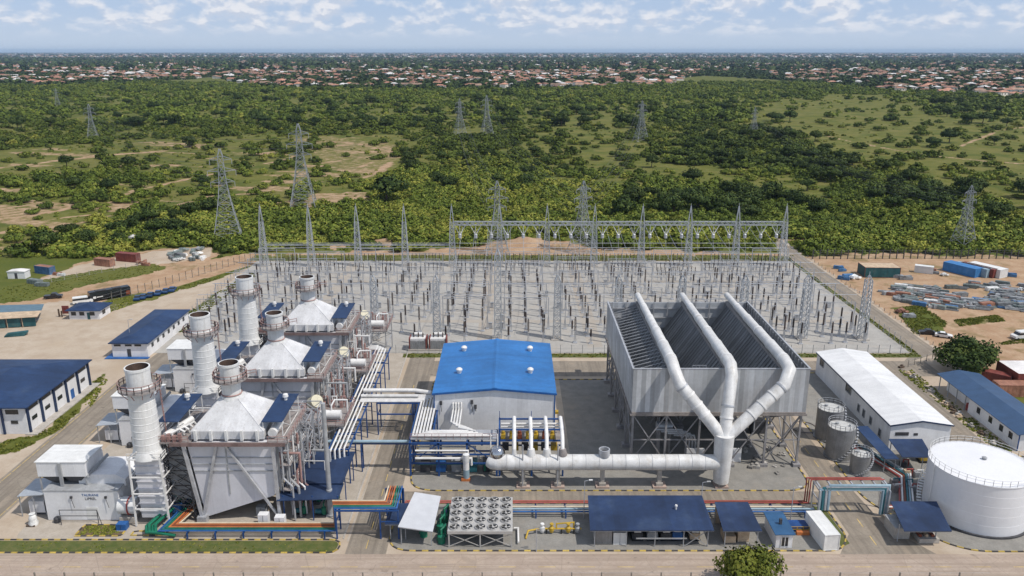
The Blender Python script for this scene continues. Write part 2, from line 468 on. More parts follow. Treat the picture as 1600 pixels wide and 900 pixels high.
fc = np.stack([idx[:-1,:-1], idx[:-1,1:], idx[1:,1:], idx[1:,:-1]], -1).reshape(-1, 4)
def np_mesh(name, co, fc, attrs=None, smooth=False):
    me = bpy.data.meshes.new(name)
    me.vertices.add(len(co)); me.vertices.foreach_set('co', np.ascontiguousarray(co, np.float32).ravel())
    n = fc.shape[1]
    me.loops.add(fc.size); me.loops.foreach_set('vertex_index', np.ascontiguousarray(fc, np.int32).ravel())
    me.polygons.add(len(fc)); me.polygons.foreach_set('loop_start', np.arange(0, fc.size, n, dtype=np.int32))
    me.polygons.foreach_set('loop_total', np.full(len(fc), n, np.int32))
    if smooth: me.polygons.foreach_set('use_smooth', np.ones(len(fc), bool))
    me.update(calc_edges=True)
    for nm, a in (attrs or {}).items():
        if a.ndim == 2:
            at = me.attributes.new(nm, 'FLOAT_COLOR', 'POINT'); at.data.foreach_set('color', np.ascontiguousarray(a, np.float32).ravel())
        else:
            at = me.attributes.new(nm, 'FLOAT', 'POINT'); at.data.foreach_set('value', np.ascontiguousarray(a, np.float32).ravel())
    return me
b_, p_, l_, t_ = ground_attr(co[:,0].astype(float), co[:,1].astype(float))
me = np_mesh('ground', co, fc, {'cover': np.stack([b_, p_, l_, t_], -1)}, True)
ground = structure(bpy.data.objects.new('ground', me)); COL.objects.link(ground)

def ground_material():
    m, t, b = newmat('ground_earth_and_grass')
    g = t.new('ShaderNodeNewGeometry').outputs['Position']
    at = t.new('ShaderNodeAttribute', attribute_name='cover')
    sp = t.new('ShaderNodeSeparateColor'); t.l.new(at.outputs['Color'], sp.inputs[0])
    bare, pav, lush, town = sp.outputs[0], sp.outputs[1], sp.outputs[2], at.outputs['Alpha']
    nS, nM, nL, nF = t.noise(g, 1.6, 5, .65), t.noise(g, .22, 5, .6), t.noise(g, .03, 4, .6), t.noise(g, 6, 3, .6)
    grass = t.mix(t.ramp(nM, .35, .65), (.108,.118,.022), (.165,.160,.042))
    grass = t.mix(t.ramp(nL, .4, .62, 0, .7), grass, (.185,.165,.052))
    grass = t.mix(t.ramp(t.noise(g, .055, 5, .65), .47, .62, 0, .75), grass, (.070,.095,.018))
    grass = t.mix(t.ramp(nS, .45, .75, 0, .5), grass, (.040,.058,.014))
    grass = t.mix(t.math('MULTIPLY', lush, .8), grass, t.mix(t.ramp(nS, .35, .65), (.058,.080,.015), (.110,.130,.028)))  # greener scrub ground, its colour also darkened for the shade under dense bushes
    soil = t.mix(t.ramp(nM, .35, .7), (.36,.235,.145), (.45,.325,.215))
    soil = t.mix(t.ramp(nS, .4, .75, 0, .6), soil, (.29,.17,.10))
    soil = t.mix(t.ramp(t.noise(g, .09, 5, .65), .52, .66, 0, .65), soil, (.17,.135,.055))
    pv = t.mix(t.ramp(nM, .3, .7), (.40,.32,.24), (.48,.405,.32))
    pv = t.mix(t.ramp(nS, .45, .8, 0, .4), pv, (.32,.25,.18))
    pv = t.mix(t.ramp(t.noise(g, .055, 5, .7), .52, .68, 0, .55), pv, (.37,.28,.19))
    def edge(a, nn, w=.18, amp=.9):
        s = t.math('ADD', a, t.math('MULTIPLY', t.math('SUBTRACT', nn, .5), amp))
        return t.ramp(s, .5-w, .5+w)
    c = t.mix(edge(bare, t.math('MULTIPLY_ADD', nM, .6, t.math('MULTIPLY', nS, .4)), .2, 1.5), grass, soil)
    c = t.mix(edge(pav, nS), c, pv)
    far = t.mix(t.ramp(t.noise(g, .012, 5, .6), .4, .62), (.030,.045,.018), (.10,.085,.05))
    c = t.mix(town, c, far)
    t.l.new(c, b.inputs['Base Color']); b.inputs['Roughness'].default_value = .95; b.inputs['Specular IOR Level'].default_value = .1
    bp = t.new('ShaderNodeBump'); bp.inputs['Strength'].default_value = .35; bp.inputs['Distance'].default_value = .12
    t.l.new(nS, bp.inputs['Height']); t.l.new(bp.outputs[0], b.inputs['Normal'])
    return m
ground.data.materials.append(ground_material())

# ------------------------------------------------------------------ paved sheets and kerbs
def groundmat(name, c1, c2, c3, s=.25, stain=None, specks=None, tracks=None, crack=0):
    m, t, b = newmat(name)
    g = t.new('ShaderNodeNewGeometry').outputs['Position']
    c = t.mix(t.ramp(t.noise(g, s, 5, .6), .3, .7), c1, c2)
    c = t.mix(t.ramp(t.noise(g, s*7, 4, .65), .42, .75, 0, .6), c, c3)
    if stain: c = t.mix(t.ramp(t.noise(g, s*.35+.02, 6, .7), .5, .72, 0, .6), c, stain)
    if tracks:
        mp = t.new('ShaderNodeMapping'); mp.inputs['Scale'].default_value = (.03, 1.1, 1) if tracks == 'x' else (1.1, .03, 1); t.l.new(g, mp.inputs['Vector'])
        c = t.mix(t.ramp(t.noise(mp.outputs[0], 1., 4, .6), .42, .68, 0, .8), c, c3)
    vo = t.new('ShaderNodeTexVoronoi', feature='DISTANCE_TO_EDGE'); vo.inputs['Scale'].default_value = .21; t.l.new(g, vo.inputs['Vector'])
    if crack: c = t.mix(t.ramp(vo.outputs['Distance'], .0, .018, crack, 0), c, (.10,.09,.075))
    oil = t.noise(g, .55, 2, .5)
    if crack: c = t.mix(t.ramp(oil, .66, .74, 0, .55), c, tuple(q*.55 for q in c1))
    if specks: c = t.mix(t.ramp(t.noise(g, 2.2, 3, .7), .66, .72, 0, .8), c, specks)
    t.l.new(c, b.inputs['Base Color']); b.inputs['Roughness'].default_value = .9; b.inputs['Specular IOR Level'].default_value = .2
    bp = t.new('ShaderNodeBump'); bp.inputs['Strength'].default_value = .3; bp.inputs['Distance'].default_value = .05
    t.l.new(t.noise(g, 5, 4, .7), bp.inputs['Height']); t.l.new(bp.outputs[0], b.inputs['Normal'])
    return m
M['road'] = groundmat('road_concrete', (.36,.285,.23), (.43,.35,.285), (.29,.23,.18), .3, (.46,.36,.265), tracks='x', crack=.2)
M['roady'] = groundmat('road_asphalt', (.24,.205,.165), (.30,.26,.21), (.18,.155,.125), .3, (.36,.29,.215), tracks='y', crack=.2)
M['gravel'] = groundmat('grey_gravel', (.225,.215,.195), (.285,.272,.245), (.17,.162,.148), .5, (.30,.265,.22), specks=(.40,.38,.35))
M['yard'] = groundmat('switchyard_gravel', (.345,.33,.305), (.41,.395,.365), (.28,.265,.245), .25, (.41,.35,.28), specks=(.46,.44,.41))
M['verge'] = groundmat('verge_grass', (.075,.10,.025), (.13,.13,.045), (.05,.075,.02), .8, (.19,.16,.07))
M['slab'] = groundmat('pale_slab', (.37,.325,.27), (.45,.40,.34), (.31,.27,.22), .4, (.30,.26,.21))
M['soilbed'] = groundmat('planting_soil', (.12,.085,.05), (.17,.12,.07), (.07,.08,.03), .8)
def sheet(name, poly, z, m):
    mb = MB()
    pts = [(p[0], p[1], z) for p in poly]
    tri = tessellate_polygon([[Vector(p) for p in pts]])
    fs = []
    for f in tri:
        a, b, c = (Vector(pts[i]) for i in f)
        fs.append(f if (b-a).cross(c-a).z > 0 else f[::-1])
    mb.add(pts, fs)
    return structure(mb.build(name, m))
def rnd(poly, rad, n=6):
    """round the corners of a polygon; rad may be one number or one per corner"""
    out = []
    k = len(poly)
    for i in range(k):
        R = rad if not isinstance(rad, (list, tuple)) else rad[i]
        p = Vector(poly[i]); a = Vector(poly[i-1])-p; b = Vector(poly[(i+1) % k])-p
        if R <= 0: out.append(tuple(p)); continue
        d = min(R, a.length*.48, b.length*.48)
        p0, p1 = p+a.normalized()*d, p+b.normalized()*d
        for j in range(n+1):
            t = j/n
            out.append(tuple(p0*(1-t)**2+p*2*t*(1-t)+p1*t*t))
    return out
def kerb(name, line, closed=False, paint=(0,1), w=.24, h=.14, step=1.0):
    pts = [Vector(p) for p in line]+([Vector(line[0])] if closed else [])
    res = [pts[0]]; acc = 0
    for a, b in zip(pts, pts[1:]):
        L = (b-a).length; t = step-acc
        while t < L:
            res.append(a.lerp(b, t/L)); t += step
        acc = L-(t-step)
    mb = MB()
    for i, (a, b) in enumerate(zip(res, res[1:])):
        if (b-a).length < .05: continue
        mb.bar((a.x, a.y, h/2-.01), (b.x, b.y, h/2-.01), w, h+.02, mi=i % 2)
    return structure(mb.build(name, [M['kerbyellow'] if paint[0] == 0 else M['conc'], M['kerbdark'] if paint[1] == 1 else M['conc']]))
M['kerbdark'] = mat('kerb_black', (.06,.055,.05), .7, var=.3)
rect = lambda x0, x1, y0, y1: [(x0,y0),(x1,y0),(x1,y1),(x0,y1)]
sheet('front_road', rect(-160,160,102.3,108.6), .004, M['road'])
sheet('cross_road', rect(-26,-19.6,108.6,198), .008, M['roady'])
sheet('inner_road', rect(-19.6,54.5,123.4,127.2), .012, M['roady'])
sheet('gate_road', [(-93.5,100),(-85.5,100),(-85.5,176),(-84,204),(-91,204),(-93.5,176)], .006, M['roady'])
sheet('back_road', rect(-19.6,104,180,190), .010, M['roady'])
sheet('tank_road', [(51,108.6),(66,108.6),(61.5,116),(60.6,128),(60,150),(60,180),(55,180),(54.5,127.2),(54.5,114)], .006, M['roady'])
sheet('warehouse_road', [(87.5,138),(94,138),(95,168),(101,190),(111,196),(111,330),(105.4,330),(105.2,198),(99,190),(88,190)], .008, M['roady'])
I2 = rnd([(-19.6,109.4),(51.5,109.4),(53.9,113),(53.6,123.2),(-19.6,123.2)], [4,3,2,2,3]); sheet('front_gravel', I2, .03, M['gravel']); kerb('front_kerb', I2, True)
I1 = rnd([(-18.5,127.4),(53.8,127.4),(53.8,178),(-18.5,178)], [5,5,2,2]); sheet('island_gravel', I1, .03, M['gravel']); kerb('island_kerb', I1, True)
I3 = rnd([(70,109.2),(130,109.2),(130,140),(87,140),(87,182),(61.6,182),(61.4,124)], [5,1,1,1,1,1,4]); sheet('tank_gravel', I3, .03, M['gravel']); kerb('tank_kerb', I3, True)
sheet('building_path', rect(8.9,11.2,138,178), .036, M['slab'])
sheet('boiler_slab', rnd(rect(-80,-27,112.6,196), 2), .016, M['slab'])
sheet('verge_front', rnd(rect(-160,-27.5,109.2,112.1), [1,2.5,2.5,1]), .05, M['verge']); kerb('verge_kerb', rnd(rect(-160,-27.2,108.9,112.4), [0,3,3,0])[0:18], False)
kerb('boiler_kerb', rnd([(-27,112.6),(-27,196)], 0), False, paint=(1,0))
sheet('planting_bed', rect(-70.5,-63,113.4,116.6), .03, M['soilbed']); kerb('bed_kerb', rect(-70.5,-63,113.4,116.6), True)
kerb('ramp_kerb', rect(-61.5,-56.2,113.6,114.8), True)
sheet('switchyard', rect(-95,103.2,195.6,291), .02, M['yard'])
sheet('yard_verge_front', rect(-28,104.8,192.4,195.2), .024, M['verge'])
sheet('yard_verge_side', rect(103.4,105,195.4,296), .024, M['verge'])
sheet('yard_verge_back', rect(-98,105,291.4,296), .024, M['verge'])
sheet('container_verge', [(51.9,110.4),(53.6,111.4),(53.4,121.8),(51.7,122.4)], .034, M['verge'])
# yard tracks of trodden soil between the rows of switchgear
for i, (x0, x1, y0, y1) in enumerate([(-9.5,-5.5,197,290),(20,24,200,290),(-94,100,220,222.4),(-60,-56,197,290),(-94,102,262,264.5)]):
    sheet('yard_track', rect(x0,x1,y0,y1), .026+.004*i, M['yardtrack'] if 'yardtrack' in M else M.setdefault('yardtrack', groundmat('trodden_soil', (.36,.325,.28), (.41,.37,.32), (.32,.29,.255), .3, (.36,.30,.235))))
sheet('road_edge', rect(-26.35,-26.05,112,178), .02, M['slab'])
mb = MB()
for y in np.arange(110, 176, 5.2): mb.box(-23.0,-22.87,y,y+2.4,.012,.0135)
for x in np.arange(-80, 100, 6.): mb.box(x,x+2.6,105.3,105.42,.008,.0095)
for x in (-92.9,-86.2):
    for y in np.arange(102, 174, 3.2): mb.box(x,x+.14,y,y+2.9,.0085,.0105)
for y in np.arange(111, 178, 5.): mb.box(57.6,57.75,y,y+2.5,.0125,.014)
structure(mb.build('road_markings', mat('worn_road_yellow', (.50,.36,.12), .8, var=.3)))
# ================================================================== power blocks: boiler, exhaust stack, turbine enclosure, filter house
ORD = ['nearest of the three', 'middle one of the three', 'farthest of the three']
def lattice_box(mb, x0, x1, y0, y1, z0, z1, n, w=.14, leg=.2, mi=0, faces='xXyY'):
    for x in (x0, x1):
        for y in (y0, y1): mb.bar((x,y,z0), (x,y,z1), leg, mi=mi)
    dz = (z1-z0)/n
    for i in range(n):
        a, b = z0+i*dz, z0+(i+1)*dz
        for f in faces:
            if f in 'yY':
                y = y0 if f == 'y' else y1
                mb.bar((x0,y,b), (x1,y,b), w, mi=mi); mb.bar((x0,y,a), (x1,y,b), w*.8, mi=mi); mb.bar((x1,y,a), (x0,y,b), w*.8, mi=mi)
            else:
                x = x0 if f == 'x' else x1
                mb.bar((x,y0,b), (x,y1,b), w, mi=mi); mb.bar((x,y0,a), (x,y1,b), w*.8, mi=mi); mb.bar((x,y1,a), (x,y0,b), w*.8, mi=mi)

def boiler(k):
    dy = 26.4*k
    X, Y = -47.0, 124.0+dy
    t = thing('boiler', 'grey boiler with white pyramid hood and round flue, '+ORD[k], 'boiler', (X,Y,0), 'boilers of the power blocks')
    y0, y1 = Y-6, Y+6
    mb = MB().prism_y([(-52.6,14.2),(-50.8,.7),(-39.2,4.7),(-38.4,14.2)], y0, y1)
    mb.build('casing', M['casing'], t)
    mb = MB()
    for z in (9.2, 10.4, 11.6): mb.box(-51.9,-38.8,y0-.16,y0,z,z+.16)
    for x in (-46.5,): mb.box(x,x+.2,y0-.12,y0,5,14.2)
    for y in (y0+1, y0+4.5, y0+8): mb.box(-38.55,-38.2,y,y+.3,5,14.2)
    mb.build('stiffener', M['grey'], t)
    mb = MB().box(-58.2,-51.9,y0-.3,y1+.5,14.2,14.45).box(-39.6,-36.2,y0-.3,y1+.5,14.2,14.45).box(-51.9,-39.6,y0-.9,y0-.1,14.2,14.45).box(-51.9,-39.6,y1+.1,y1+.6,14.2,14.45)
    mb.build('deck', M['deckrust'], t)
    mb = MB().box(-55,-36.4,y0-1.02,y0-.9,14.1,14.75)
    mb.build('fascia', M['fascia'], t); mb = MB()
    mb.rail([(-52.2,y0-.3,14.45),(-58.2,y0-.3,14.45),(-58.2,y1+.5,14.45)], sp=1.2).build('railing', M['rust'], t); mb = MB().rail([(-39.4,y0-.3,14.45),(-36.2,y0-.3,14.45),(-36.2,y1+.5,14.45),(-39,y1+.5,14.45)], sp=1.2)
    mb.build('railing', M['rust'], t)
    # legs and braces
    for (a, b, w) in [((-53.0,y0-.5,14.1),(-51.2,y0-.5,.4),.5), ((-38.6,y0-.5,14.1),(-38.4,y0-.5,.4),.5), ((-53.0,y1+.3,14.1),(-51.2,y1+.3,.2),.5), ((-38.6,y1+.3,14.1),(-38.4,y1+.3,.2),.5)]:
        mb = MB().bar(a, b, w, w*.9).box(b[0]-.75,b[0]+.75,b[1]-.7,b[1]+.7,0,1.3 if b[0] < -45 and b[1] < Y else .5)
        mb.build('column', M['galv'], t)
    for a, b in [((-51.0,y0-.35,1.4),(-47.7,y0-.35,14.1)), ((-38.6,y0-.35,.9),(-46.3,y0-.35,14.1))]:
        MB().bar(a, b, .42, .3).build('brace', M['galv'], t)
    # inlet duct towards the exhaust stack, dark truss below
    mb = MB().prism_y([(-57.6,11.5),(-57.6,4.),(-51.6,2.0),(-52.4,12.5)], y0+2, y1-1)
    mb.build('inlet_duct', M['grey'], t)
    mb = MB(); lattice_box(mb, -56.8,-52.8,y0+.2,y0+1.6,0,13.9,5,.13,.2)
    mb.build('truss', M['dark'], t)
    # hood
    hx0, hx1, hy0, hy1, z0, z1 = -52.0,-40.2,y0+.6,y1-.6,14.6,16.0
    cx, cy, zt, r = -46.7, Y, 20.1, 1.7
    mb = MB().box(hx0,hx1,hy0,hy1,z0,z1)
    q = 1.5
    mb.add([(hx0,hy0,z1),(hx1,hy0,z1),(hx1,hy1,z1),(hx0,hy1,z1),(cx-q,cy-q,zt-.1),(cx+q,cy-q,zt-.1),(cx+q,cy+q,zt-.1),(cx-q,cy+q,zt-.1)],[(0,1,5,4),(1,2,6,5),(2,3,7,6),(3,0,4,7),(4,5,6,7)])
    for i, (ax, ay) in enumerate(((hx0,hy0),(hx1,hy0),(hx1,hy1),(hx0,hy1))): mb.bar((ax,ay,z1),(cx+(-q,q,q,-q)[i],cy+(-q,-q,q,q)[i],zt-.1),.12)
    mb.build('hood', M['hoodwhite'], t)
    for x in (-51.2,-48.7,-46.2,-43.7,-41.2): MB().box(x-.2,x+.2,hy0-.5,hy0,14.5,16.3).build('bracket', M['white'], t)
    mb = MB().lathe(cx,cy,[(2.0,zt-.75),(1.75,zt+.1),(1.55,zt+.12),(1.55,25.4),(1.7,25.4),(1.7,25.8),(1.5,25.8)], 36, cap_top=False)
    fl = mb.build('flue', M['white'], t, smooth=30)
    MB().lathe(cx,cy,[(1.5,25.79),(1.5,21.5),(.01,21.5)],28,cap_top=False).build('flue_throat', M['brownrust'], fl)
    MB().ring((cx,cy,zt+.35),1.62,.12).build('band', M['rust'], fl)
    mb = MB().lathe(cx,cy,[(1.56,22.9),(2.75,22.9),(2.75,23.15),(1.56,23.15)],28,cap_top=False); mb.build('platform', M['deckrust'], fl)
    mb = MB().rail([(cx+2.7*math.cos(2*math.pi*j/16), cy+2.7*math.sin(2*math.pi*j/16), 23.1) for j in range(16)], 1.15, .09, 1.2, closed=True)
    mb.rail([(cx+2.75,cy+.3,23.1),(cx+4.2,cy+.6,23.3)],1.1,.09,.8).rail([(cx-2.7,cy+.3,23.1),(cx-2.9,cy+2.0,23.1)],1.1,.08)
    mb.build('platform_railing', M['rust'], fl)
    # canopies over the drums
    for (xa, xb) in ((-57.4,-54.0), (-40.6,-37.2)):
        c = MB().slab([(xa,y0+1.1,17.5),(xb,y0+1.1,17.5),(xb,y1-.2,17.7),(xa,y1-.2,17.7)], .12)
        cn = c.build('canopy', M['navy_y'], t)
        MB().lathe((xa+xb)/2+.1,Y+3.3,[(.28,17.6),(.28,18.2),(.5,18.25),(.42,18.7),(.1,18.85)],12).build('roof_vent', M['lagpipe'], cn)
        mb = MB()
        for x in (xa+.15, xb-.15):
            for y in (y0+1.4, Y, y1-.5): mb.bar((x,y,14.4),(x,y,17.5),.14)
        mb.bar((xa+.15,y0+1.4,14.6),(xb-.15,y0+1.4,14.6),.1).bar((xa+.15,y1-.5,14.6),(xb-.15,y1-.5,14.6),.1).bar((xa+.15,y0+1.4,14.6),(xa+.15,y1-.5,14.6),.1).bar((xb-.15,y0+1.4,14.6),(xb-.15,y1-.5,14.6),.1)
        mb.bar((xa+.15,y0+1.4,14.4),(xa+.15,Y,17.4),.1).bar((xb-.15,y0+1.4,17.2),(xb-.15,Y,14.5),.1).bar((xb-.15,Y,17.2),(xb-.15,y1-.5,14.5),.1)
        mb.build('canopy_frame', M['lagpipe'], cn)
    mb = MB().path([(-38.9,y0+.9,15.5),(-38.9,y0+5,15.5)],.75,14); mb.build('drum', M['lagpipe'], t, smooth=40)
    mb = MB().path([(-56,y0+.3,15.4),(-53.6,y0+5.5,15.9)],.55,12); mb.build('drum', M['lagpipe'], t, smooth=40)
    for i in range(4):
        mb = MB().path([(-54.9+.55*i,y0+.4+.9*i,14.6),(-54.9+.55*i,y0+.3+.9*i,15.9),(-53.9+.45*i,y0+.9+.9*i,16.3),(-53.2+.3*i,y0+1.2+.9*i,15.6)],.17,8)
        mb.build('riser_pipe', M['lagpipe'], t, smooth=40)
    mb = MB()
    for i in range(4): mb.box(-56.6+i*.9,-56.1+i*.9,y0-.1,y0+.4,14.45,15.5+.3*(i%2))
    mb.build('valve', M['rust'], t)
    # service pipes round the rear and right of the casing
    rp = random.Random(40+k)
    for i in range(48):
        x = rp.uniform(-58,-35.4); y = y1+rp.uniform(.8,7.5) if i % 3 else rp.uniform(y0+1,y1); x = x if i % 3 else rp.uniform(-38.2,-34.6)
        za, zb2 = rp.uniform(.1,6), rp.uniform(7,13.6); dx, dy2 = rp.choice([(rp.uniform(-4,4),0),(0,rp.uniform(-2,2.5))])
        MB().path([(x,y,za),(x,y,zb2),(x+dx,y+dy2,zb2),(x+dx,y+dy2,zb2-rp.uniform(1,5))], rp.choice([.07,.1,.14,.2]), 7).build('service_pipe', M[rp.choice(['lagpipe','galv','galv','grey','rust','grey'])], t, smooth=50)
    for xa, xb, ya2, yb2 in ((-57.5,-51,y1+1.2,y1+5.5),(-46,-39.5,y1+1.0,y1+4.5)):
        mb = MB(); lattice_box(mb,xa,xb,ya2,yb2,0,12.2,3,.12,.2); mb.build('pipe_frame', M['lagpipe' if k % 2 else 'galv'], t)
    for z in (5.2,9.8):
        MB().box(-37.9,-36.3,y0+.5,y1-.5,z,z+.1).build('side_walkway', M['deckrust'], t); MB().rail([(-36.35,y0+.5,z+.1),(-36.35,y1-.5,z+.1)],1.05,.08,1.4).build('walkway_railing', M['lagpipe'], t)
    for i in range(5):
        x, y = rp.uniform(-56,-40), y1+rp.uniform(1.5,7)
        MB().box(x-.7,x+.7,y-.6,y+.6,.03,rp.uniform(1,2.4)).build('skid_box', M[rp.choice(['clad','grey','rust','dark','green'])], t)
    # pipes down the right flank
    for i, (x, m) in enumerate([(-37.6,'galv'),(-36.9,'grey'),(-36.2,'lagpipe'),(-35.7,'rust')]):
        mb = MB().path([(x,y0+.6+i,14.2),(x,y0+.6+i,7.5-i*.6),(x+1.6,y0-.2+i,6.4-i*.6),(x+1.6,y0-.2+i,.2)],.16+.05*(i % 2),8)
        mb.build('downcomer_pipe', M[m], t, smooth=40)
    mb = MB(); lattice_box(mb,-37.9,-35.3,y1-4,y1+.4,0,14.2,4,.12,.2)
    mb.build('stair_frame', M['galv'], t)
    return t

def exhaust_stack(k):
    dy = 26.4*k
    X, Y = -59.0, 118.2+dy
    t = thing('exhaust_stack', 'tall white ribbed exhaust stack with a red ring walkway, '+ORD[k], 'chimney', (X,Y,0), 'exhaust stacks')
    prof = [(2.5,12.0),(2.3,13.2)]
    for i in range(9):
        z = 13.4+i*1.18; r = 2.2-.03*i
        prof += [(r,z),(r+.035,z+.03),(r+.035,z+.10),(r-.004,z+.14)]
    prof += [(1.95,24.2),(1.83,24.3),(1.83,27.0),(1.92,27.0),(1.92,27.4),(1.7,27.4)]
    MB().lathe(X,Y,prof,44,cap_top=False).build('shell', M['white'], t, smooth=30)
    MB().lathe(X,Y,[(1.7,27.39),(1.7,22.0),(.01,22.0)],32,cap_top=False).build('throat', M['brownrust'], t)
    MB().lathe(X,Y,[(1.97,23.75),(3.2,23.75),(3.2,24.0),(1.97,24.0)],32,cap_top=False).build('ring_walkway', M['deckrust'], t)
    mb = MB().rail([(X+3.2*math.cos(2*math.pi*j/18), Y+3.2*math.sin(2*math.pi*j/18), 23.95) for j in range(18)],1.15,.09,1.1,closed=True)
    for j in range(12):
        a = 2*math.pi*j/12; mb.bar((X+2.3*math.cos(a),Y+2.3*math.sin(a),22.6),(X+3.2*math.cos(a),Y+3.2*math.sin(a),23.75),.1)
    mb.build('ring_railing', M['rust'], t)
    mb = MB().bar((X+2.6,Y+1.4,12),(X+2.45,Y+1.3,24),.08).bar((X+2.9,Y+1,12),(X+2.75,Y+.9,24),.08)
    for z in np.arange(12,24,.6): mb.bar((X+2.6,Y+1.4,z),(X+2.9,Y+1,z),.06)
    mb.build('ladder', M['rust'], t)
    mb = MB()
    for i in range(8):
        z = 1.2+i*1.35
        mb.box(X-2.0,X+2.1,Y-1.2,Y+2.6,z,z+1.2); mb.box(X-2.15,X+2.25,Y-1.35,Y+2.75,z+1.2,z+1.35)
    mb.build('silencer_duct', M['casing'], t)
    mb = MB()
    xa, xb, ya, yb = X-2.7,X+2.8,Y-2.0,Y+3.4
    for x in (xa, xb):
        for y in (ya, yb): mb.bar((x,y,.1),(x*.9+X*.1,y,12.4),.26)
    for z in (3.2,6.0,9.0,12.2):
        mb.bar((xa,ya,z),(xb,ya,z),.2).bar((xa,yb,z),(xb,yb,z),.16).bar((xa,ya,z),(xa,yb,z),.16).bar((xb,ya,z),(xb,yb,z),.16)
    mb.rail([(xa,ya,12.2),(xb,ya,12.2),(xb,yb,12.2)],1.0,.08)
    mb.bar((xa,ya,12.2),(X-1,ya,13.6),.18).bar((X-1,ya,13.6),(xa+1,yb,12.2),.14)
    mb.build('support_frame', M['lagpipe'], t)
    mb = MB().path([(-65.1,Y+.3,2.6),(-62.2,Y+.3,2.6)],1.45,22); d = mb.build('turbine_duct', M['white'], t, smooth=40)
    MB().ring((-63.4,Y+.3,2.6),1.5,.14,28,5,axis='x').build('flange', M['red'], d)
    MB().box(-65,-62.6,Y-.9,Y+1.5,.05,.9).build('plinth', M['conc'], t)
    return t
M['brownrust'] = mat('sooty_throat', (.10,.065,.05), .9, var=.3)

